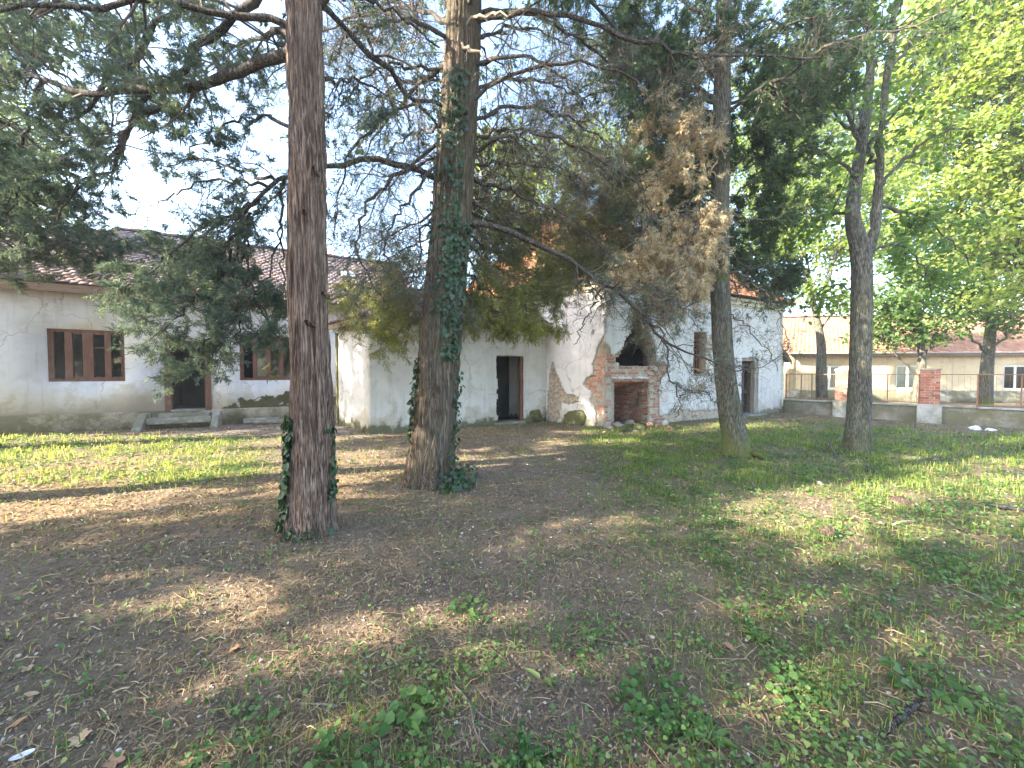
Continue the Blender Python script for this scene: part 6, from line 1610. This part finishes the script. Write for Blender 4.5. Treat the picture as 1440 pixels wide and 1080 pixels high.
# grass blades
def blades(x, y, hh, ww, lean=0.5):
    n = len(x); b = np.stack([x, y, surf(x, y) - 0.004], -1); th = RNG.uniform(0, 2 * PI, n); d = np.stack([np.cos(th), np.sin(th), 0 * th], -1); sd = np.stack([-np.sin(th), np.cos(th), 0 * th], -1)
    l = RNG.uniform(0.15, 1.0, n)[:, None] * lean; h = np.asarray(hh)[:, None]; w = np.asarray(ww)[:, None]
    m = b + d * h * l * 0.35 + UZ * h * 0.6; t = b + d * h * l + UZ * h * (1.0 - 0.35 * l)
    V = np.stack([b - sd * w / 2, b + sd * w / 2, m + sd * w * 0.4, m - sd * w * 0.4, t], 1).reshape(-1, 3); i = np.arange(n) * 5
    return V, np.concatenate([np.stack([i, i + 1, i + 2], -1), np.stack([i, i + 2, i + 3], -1), np.stack([i + 3, i + 2, i + 4], -1)])
x, y, r = polar(420000); g, s, p = zones(x, y)
tuft = np.clip((n2(x, y, 3.1, 62, 3) - 0.42) / 0.2, 0.03, 1)
lw = np.clip((5.0 * 0 + y - 4.6) / 1.0, 0, 1)
k = (RNG.random(len(x)) < g * tuft * (0.22 + 0.78 * lw)) & keep_out(x, y); x, y, r = x[k], y[k], r[k]; n = len(x)
V, Q = blades(x, y, RNG.uniform(0.03, 0.085, n) + 0.004 * r, 0.0022 + 0.0008 * r)
tone = np.clip(RNG.normal(0.58, 0.25, n) + 0.4 * (n2(x, y, 1.2, 72, 3) - 0.5) + 0.30 * (x < -2), 0, 1)  # blades on the left tinted yellower, sunlight put into their colour
stuff('grass', [(V, Q, np.repeat(tone, 5))], 'grass', 'thin green grass on the left lawn and between the weeds')

# dry straw lying flat
x, y, r = polar(200000, r1=20.0); g, s, p = zones(x, y)
k = (RNG.random(len(x)) < (0.09 + 0.62 * s) * np.clip(0.60 + (r - 1.0) / 5.0, 0.60, 1)) & keep_out(x, y) & (RNG.random(len(x)) > 0.7 * p); x, y, r = x[k], y[k], r[k]; n = len(x)
th = RNG.uniform(0, 2 * PI, n); L = RNG.uniform(0.02, 0.085, n) * RNG.uniform(0.5, 1.3, n) + 0.003 * r; cv = RNG.normal(0, 0.55, n)
P = []
px_, py_, a = x.copy(), y.copy(), th.copy()
z0 = surf(x, y); lift = RNG.uniform(0.004, 0.030, n)
for q in range(3):
    P.append(np.stack([px_, py_, z0 + 0.004 + lift * math.sin(PI * (q + 0.3) / 2.6)], -1)); px_ = px_ + np.cos(a) * L / 2; py_ = py_ + np.sin(a) * L / 2; a = a + cv / 2
P = np.stack(P, 1); w = (0.0003 + 0.00046 * r) * RNG.uniform(0.4, 1.5, n)
sd = np.stack([-np.sin(th), np.cos(th), RNG.normal(0, 0.5, n)], -1)[:, None, :] * w[:, None, None]
V = np.stack([P - sd, P + sd], 2).reshape(-1, 3); b = np.arange(n)[:, None] * 6 + np.arange(2)[None] * 2
Q = np.stack([b, b + 1, b + 3, b + 2], -1).reshape(-1, 4)
stuff('dry_grass', [(V, Q, np.repeat(np.clip(RNG.normal(0.50, 0.29, n), 0, 1), 6))], 'straw', 'dry straw strewn over the yard')

# leaf litter flakes and crumbs
x, y, r = polar(290000, r1=21.0); g, s, p = zones(x, y); k = (RNG.random(len(x)) < 0.50 - 0.32 * g) & keep_out(x, y); x, y, r = x[k], y[k], r[k]; n = len(x)
c = np.stack([x, y, surf(x, y) + 0.004], -1); nr = norm(np.array([0, 0, 1.0]) + RNG.normal(0, 0.45, (n, 3))); ax = RNG.normal(size=(n, 3)); ax = norm(ax - (ax * nr).sum(1, keepdims=True) * nr); sd = np.cross(nr, ax)
sz = ((0.007 + 0.0024 * r) * RNG.uniform(0.4, 1.5, n) ** 1.5)[:, None]; wd = sz * RNG.uniform(0.15, 0.5, n)[:, None]
V = np.stack([c - ax * sz * 0.5, c + sd * wd + nr * sz * 0.2, c + ax * sz * 0.5, c - sd * wd + nr * sz * 0.15], 1).reshape(-1, 3); b_ = np.arange(n) * 4
stuff('leaf_litter', [(V, np.concatenate([np.stack([b_, b_ + 1, b_ + 2], -1), np.stack([b_, b_ + 2, b_ + 3], -1)]), np.repeat(np.clip(RNG.normal(0.50, 0.30, n), 0, 1), 4))], 'litter', 'brown leaf litter covering the bare soil')
# small twigs lying about
x, y, r = polar(2600); k = keep_out(x, y); x, y, r = x[k], y[k], r[k]; n = len(x); th = RNG.uniform(0, 2 * PI, n); L = RNG.uniform(0.05, 0.24, n)
P = np.stack([np.stack([x + np.cos(th) * L * q + RNG.normal(0, 0.006, n), y + np.sin(th) * L * q + RNG.normal(0, 0.006, n), surf(x, y) + 0.008 + RNG.uniform(0, 0.01, n)], -1) for q in (0, 0.35, 0.7, 1)], 1)
V, Q = tubes(P, np.outer(RNG.uniform(0.0012, 0.0032, n), [1, 0.9, 0.8, 0.5]), 3)
stuff('fallen_twigs', [(V, Q, np.repeat(np.clip(RNG.normal(0.5, 0.25, n), 0, 1), 12))], 'straw', 'small dry twigs scattered on the ground')
# pebbles and crumbs of mortar
bm = bmesh.new(); bmesh.ops.create_icosphere(bm, subdivisions=1, radius=1.0); ico = np.array([v.co[:] for v in bm.verts]); icf = np.array([[v.index for v in f.verts] for f in bm.faces]); bm.free()
x, y, r = polar(1500); k = keep_out(x, y); x, y, r = x[k], y[k], r[k]; n = len(x)
sz = RNG.uniform(0.003, 0.010, n) * (1 + 0.10 * r)
V = np.stack([x, y, surf(x, y) + 0.002], -1)[:, None] + ico[None] * sz[:, None, None] * RNG.uniform(0.6, 1.3, (n, 1, 3)) * (1 + RNG.normal(0, 0.14, (n, len(ico), 1)))
Q = (icf[None] + (np.arange(n) * len(ico))[:, None, None]).reshape(-1, 3)
stuff('pebbles', [(V.reshape(-1, 3), Q, np.repeat(np.clip(RNG.normal(0.8, 0.2, n), 0, 1), len(ico)))], 'litter', 'small pale pebbles and mortar crumbs')

# ------------------------------------------------------------------ single plants and things on the ground
def gp(px_, py_):
    g = gnd(px_, py_); g[2] = float(surf(np.array([g[0]]), np.array([g[1]]))[0]); return g

def weed(px_, py_, label, n, rad, size, h, tone=0.5, slim=0.95, rosette=False):
    g = gp(px_, py_); root = empty('weed', g, label, 'weed plant', 'single weeds in the yard')
    th = RNG.uniform(0, 2 * PI, n); q = np.sqrt(RNG.random(n)) * rad
    if rosette:
        d = np.stack([np.cos(th), np.sin(th), 0 * th], -1); c = g + d * 0.008 + UZ * 0.006
        ax = d + UZ * RNG.uniform(0.25, 1.0, n)[:, None]; nr = np.array([0, 0, 1.0]) + RNG.normal(0, 0.12, (n, 3)) - d * 0.3
    else:
        c = g + np.stack([np.cos(th) * q, np.sin(th) * q, RNG.uniform(0.35, 1, n) * h], -1); ax = np.stack([np.cos(th), np.sin(th), -0.15 + 0 * th], -1) + RNG.normal(0, 0.3, (n, 3)); nr = np.array([0, -0.2, 1.0]) + RNG.normal(0, 0.3, (n, 3))
    V, Q = leaf6(c, nr, ax, size * RNG.uniform(0.65, 1.2, n), w=slim)
    o = adopt(link('leaves', mesh_np('leaves', V, [Q], M['weed'], False, np.repeat(np.clip(RNG.normal(tone, 0.15, n), 0, 1), 6))), root); o['kind'] = 'stuff'
    if not rosette:
        st = np.stack([np.broadcast_to(g, c.shape), (g * 0.4 + c * 0.6) + RNG.normal(0, 0.006, c.shape) - UZ * 0.004, c], 1)
        V, Q = tubes(st, np.full((n, 3), 0.0012), 3)
        adopt(link('stem', mesh_np('stem', V, [Q], M['weed'], False, np.full(len(V), 0.6))), root)
for a in ((572, 1012, 'bright broad leaved weed clump alone on bare soil near bottom centre', 26, 0.085, 0.058, 0.075, 0.7),
          (925, 995, 'spreading patch of dark lobed leaves right of the bare soil spot', 60, 0.17, 0.042, 0.06, 0.35),
          (480, 1068, 'bushy low weed at the bottom edge left of centre', 46, 0.13, 0.042, 0.06, 0.5),
          (1120, 985, 'leafy weed patch beside the broken stick', 40, 0.13, 0.042, 0.055, 0.45),
          (1300, 975, 'dark leafy clump just behind the thick stick', 44, 0.13, 0.046, 0.06, 0.35),
          (660, 860, 'small leafy clump beside the sunlit straw in the middle', 26, 0.12, 0.045, 0.06, 0.5)):
    weed(*a)
weed(1000, 1040, 'bright green rosette with narrow upright leaves near bottom right of centre', 22, 0, 0.10, 0, 0.85, 0.30, True)
weed(735, 1072, 'serrated dark rosette cut by the bottom edge near the middle', 12, 0, 0.12, 0, 0.4, 0.32, True)
weed(762, 955, 'few upright pale green blades standing on bare soil', 3, 0, 0.10, 0, 0.9, 0.30, True)
weed(1062, 895, 'yellow green grass tuft glowing among dark leaves', 26, 0, 0.085, 0, 1.0, 0.10, True)
weed(826, 888, 'small bright rosette at the upper end of straw patch', 8, 0, 0.075, 0, 0.85, 0.42, True)

def dead_leaf(px_, py_, size, label, rot_, curl=0.35, five=True):
    g = gp(px_, py_)
    k = 20 if five else 14
    out = []
    for i in range(k):
        a = 2 * PI * i / k
        rr_ = (0.62 + 0.38 * abs(math.cos(2.5 * a)) ** 0.8 + 0.05 * math.sin(7 * a)) if five else (1.0 / math.sqrt((math.cos(a)) ** 2 + (math.sin(a) / 0.42) ** 2) * (1 + 0.06 * math.sin(5 * a)))
        out.append((rr_ * math.cos(a), rr_ * math.sin(a)))
    V = [(0, 0, 0.0)] + [(p * size * 0.5, q * size * 0.5, size * (curl * (q * q * 0.5 + 0.25 * p * abs(p)) + 0.05 * math.sin(3 * p + i))) for i, (p, q) in enumerate(out)]
    Fc = [(0, 1 + i, 1 + (i + 1) % k) for i in range(k)]
    me = bpy.data.meshes.new('fallen_leaf'); me.from_pydata(V, [], Fc); me.materials.append(M['dead_leaf'])
    o = link('fallen_leaf', me); o.location = (g[0], g[1], g[2] + 0.016); o.rotation_euler = (RNG.uniform(-0.25, 0.25), RNG.uniform(-0.25, 0.25), rot_)
    tag(o, label, 'leaf', 'single fallen leaves')
dead_leaf(330, 915, 0.062, 'pinkish brown five pointed fallen leaf below the sunlit straw patch', 0.4)
dead_leaf(112, 1043, 0.085, 'curled tan fallen leaf near the bottom left, before the white scrap', 1.9)
dead_leaf(22, 1021, 0.075, 'long pale brown pointed leaf at the left edge', 0.6, 0.3, False)
dead_leaf(162, 1072, 0.07, 'reddish tan fallen leaf cut by bottom edge left', 2.6)
dead_leaf(44, 979, 0.065, 'narrow ochre fallen leaf lying sideways at left', 0.1, 0.2, False)
dead_leaf(290, 988, 0.05, 'small pale yellow oval leaf left of the weed clump', 1.1, 0.25, False)
dead_leaf(1026, 913, 0.060, 'orange tan fallen leaf among dark green leaves', 2.2)
dead_leaf(263, 1076, 0.05, 'small orange leaf among the weeds at bottom edge', 0.9)
dead_leaf(1280, 972, 0.055, 'dull pink brown fallen leaf above the thick stick', 1.5)
dead_leaf(40, 945, 0.05, 'round orange brown leaf in the straw at left', 2.0)

def stick(pts, r0, r1, label, mat='bark_grey', name='stick', side=None):
    P = [gp(a, b) + UZ * (r0 * 0.8 + c_) for a, b, c_ in pts]
    Ps = spline(P, 14) + RNG.normal(0, r0 * 0.12, (14, 3)); V, Q = tubes(Ps[None], (np.linspace(r0, r1, 14) * (1 + RNG.normal(0, 0.08, 14)))[None], 8)
    n = len(V)
    o = link(name, mesh_np(name, V, [Q, [list(range(8))[::-1], list(range(n - 8, n))]], M[mat], False)); tag(o, label, 'stick', 'sticks lying in the yard')
    return o
stick([(1238, 1041, 0), (1262, 1022, 0.004), (1291, 999, 0.006)], 0.015, 0.013, 'thick dark stick lying in the bottom right weeds', 'bark_limb')
stick([(1301, 1008, 0), (1303, 985, 0.03)], 0.016, 0.015, 'short broken stub standing beside the thick stick', 'bark_fibre')
stick([(421, 990, 0), (448, 992, 0.004), (474, 993, 0)], 0.0065, 0.0055, 'pale straight stick left of the bright weed clump', 'twig_pale')
stick([(1078, 968, 0), (1100, 965, 0.004), (1121, 962, 0)], 0.009, 0.006, 'grey twig piece in the weeds left of thick stick', 'twig_pale')
stick([(1350, 840, 0.02), (1376, 852, 0.02), (1403, 862, 0)], 0.006, 0.004, 'long thin pale stick lying on the right lawn', 'twig_pale')
stick([(635, 962, 0.01), (660, 992, 0.012), (668, 1030, 0.01), (690, 1062, 0)], 0.004, 0.003, 'thin curved dry stalk on the soil right of the weed clump', 'twig_pale')
stick([(660, 992, 0.012), (680, 1010, 0.01), (708, 1022, 0)], 0.003, 0.0016, 'side shoot of dry stalk fanning over the bare soil', 'twig_pale')
stick([(862, 840, 0), (882, 843, 0.004), (902, 846, 0)], 0.006, 0.004, 'dark thin stick on the pale soil in the middle', 'twig')
stick([(734, 960, 0.0), (738, 972, 0.01), (744, 962, 0.0)], 0.008, 0.006, 'crooked brown root piece left of the upright leaf', 'twig_pale')
stick([(1384, 711, 0.0), (1410, 716, 0.01), (1450, 722, 0.0)], 0.028, 0.024, 'dark black branch lying on the lawn at the right edge', 'black')
stick([(1256, 742, 0.0), (1272, 740, 0.02), (1290, 738, 0.0)], 0.012, 0.008, 'pale bleached stick lying on the right lawn', 'twig_pale')
stick([(1166, 628, 0.10), (1170, 636, 0.05), (1176, 642, 0.0)], 0.022, 0.016, 'short dark broken branch left of the pale trunk foot', 'twig')

def lump(name, px_, py_, size, mat, label, cat, sd, sub_=2, rough=0.3):
    g = gp(px_, py_); o = bpy.data.objects.new(name, blob_mesh(name, M[mat], size, sd, rough, sub_)); COL.objects.link(o)
    o.location = (g[0], g[1], g[2] + size[2] * 0.45); o.rotation_euler = (0, 0, sd * 0.7); tag(o, label, cat)
    return o
lump('rubbish_bag', 1371, 604, (0.17, 0.12, 0.11), 'plastic', 'larger white rubbish bag lying at the foot of the low wall', 'bag', 71, 4, 0.9)
lump('rubbish_bag', 1394, 606, (0.19, 0.10, 0.07), 'plastic', 'flatter white rubbish bag right of the larger one', 'bag', 72, 4, 0.9)
lump('soil_mound', 1224, 661, (0.14, 0.10, 0.06), 'bark_limb', 'dark clod of earth in front of the pale trunk', 'clod', 73)
lump('soil_mound', 1247, 659, (0.12, 0.09, 0.05), 'mossy_stone', 'mossy clod right of dark earth clod before pale trunk', 'clod', 74)
lump('stump', 1270, 712, (0.16, 0.12, 0.09), 'bark_fibre', 'rotten brown stump remnant in the right lawn', 'stump', 75)
lump('stump', 1162, 757, (0.09, 0.08, 0.10), 'bark_fibre', 'small brown stump among the ground leaves right of centre', 'stump', 76)
lump('stone', 1153, 682, (0.045, 0.04, 0.04), 'white_stone', 'small bluish white stone on the green lawn', 'stone', 77)
lump('stone', 980, 641, (0.05, 0.04, 0.02), 'white_stone', 'flat pale stone left of the curved mossy trunk', 'stone', 78)
lump('stone', 880, 904, (0.022, 0.018, 0.014), 'rubble', 'pinkish pebble on the bare soil right of middle', 'stone', 79)
lump('stone', 1205, 648, (0.05, 0.04, 0.035), 'white_stone', 'pale stone at the foot of the pale trunk', 'stone', 80)
lump('stone', 167, 1055, (0.014, 0.012, 0.011), 'plastic', 'tiny round white pebble near the bottom left leaf', 'stone', 81)
lump('stone', 642, 1015, (0.013, 0.012, 0.010), 'white_stone', 'round pinkish white pebble by the dry stalk', 'stone', 82)
lump('stone', 652, 981, (0.018, 0.014, 0.012), 'rubble', 'flat beige pebble right above the dry stalk', 'stone', 83)
# oval white plastic scrap
g = gp(31, 1066); bm = bmesh.new()
bmesh.ops.create_circle(bm, cap_ends=False, segments=20, radius=0.036); ring = list(bm.verts)
ex = bmesh.ops.extrude_edge_only(bm, edges=list(bm.edges)); vs = [v for v in ex['geom'] if isinstance(v, bmesh.types.BMVert)]
for v in vs: v.co = v.co * 0.72 + Vector((0, 0, -0.006))
ed = [e for e in bm.edges if e.verts[0] in vs and e.verts[1] in vs]
bmesh.ops.contextual_create(bm, geom=ed)
for v in bm.verts: v.co.y *= 0.38
bmesh.ops.solidify(bm, geom=list(bm.faces), thickness=0.002)
me = bpy.data.meshes.new('plastic_scrap'); bm.to_mesh(me); bm.free(); me.materials.append(M['plastic'])
o = link('plastic_scrap', me); o.location = (g[0], g[1], g[2] + 0.018); o.rotation_euler = (0.1, -0.1, 0.5)
tag(o, 'white oval plastic scrap on the soil at bottom left', 'litter')

# ------------------------------------------------------------------ thin haze added to lift the darks like a lens veil
t = NT('added_haze')
pv = t.new('ShaderNodeVolumePrincipled'); pv.inputs['Color'].default_value = (0.90, 0.94, 1.0, 1); pv.inputs['Density'].default_value = 0.0018; pv.inputs['Anisotropy'].default_value = 0.35
t.ln(pv.outputs[0], t.out.inputs['Volume'])
hz = MB().box((-124, -64, -1.6), (248, 0, 0), (0, 278, 0), (0, 0, 18.2)).build('haze', t.m)
tag(hz, kind='stuff')
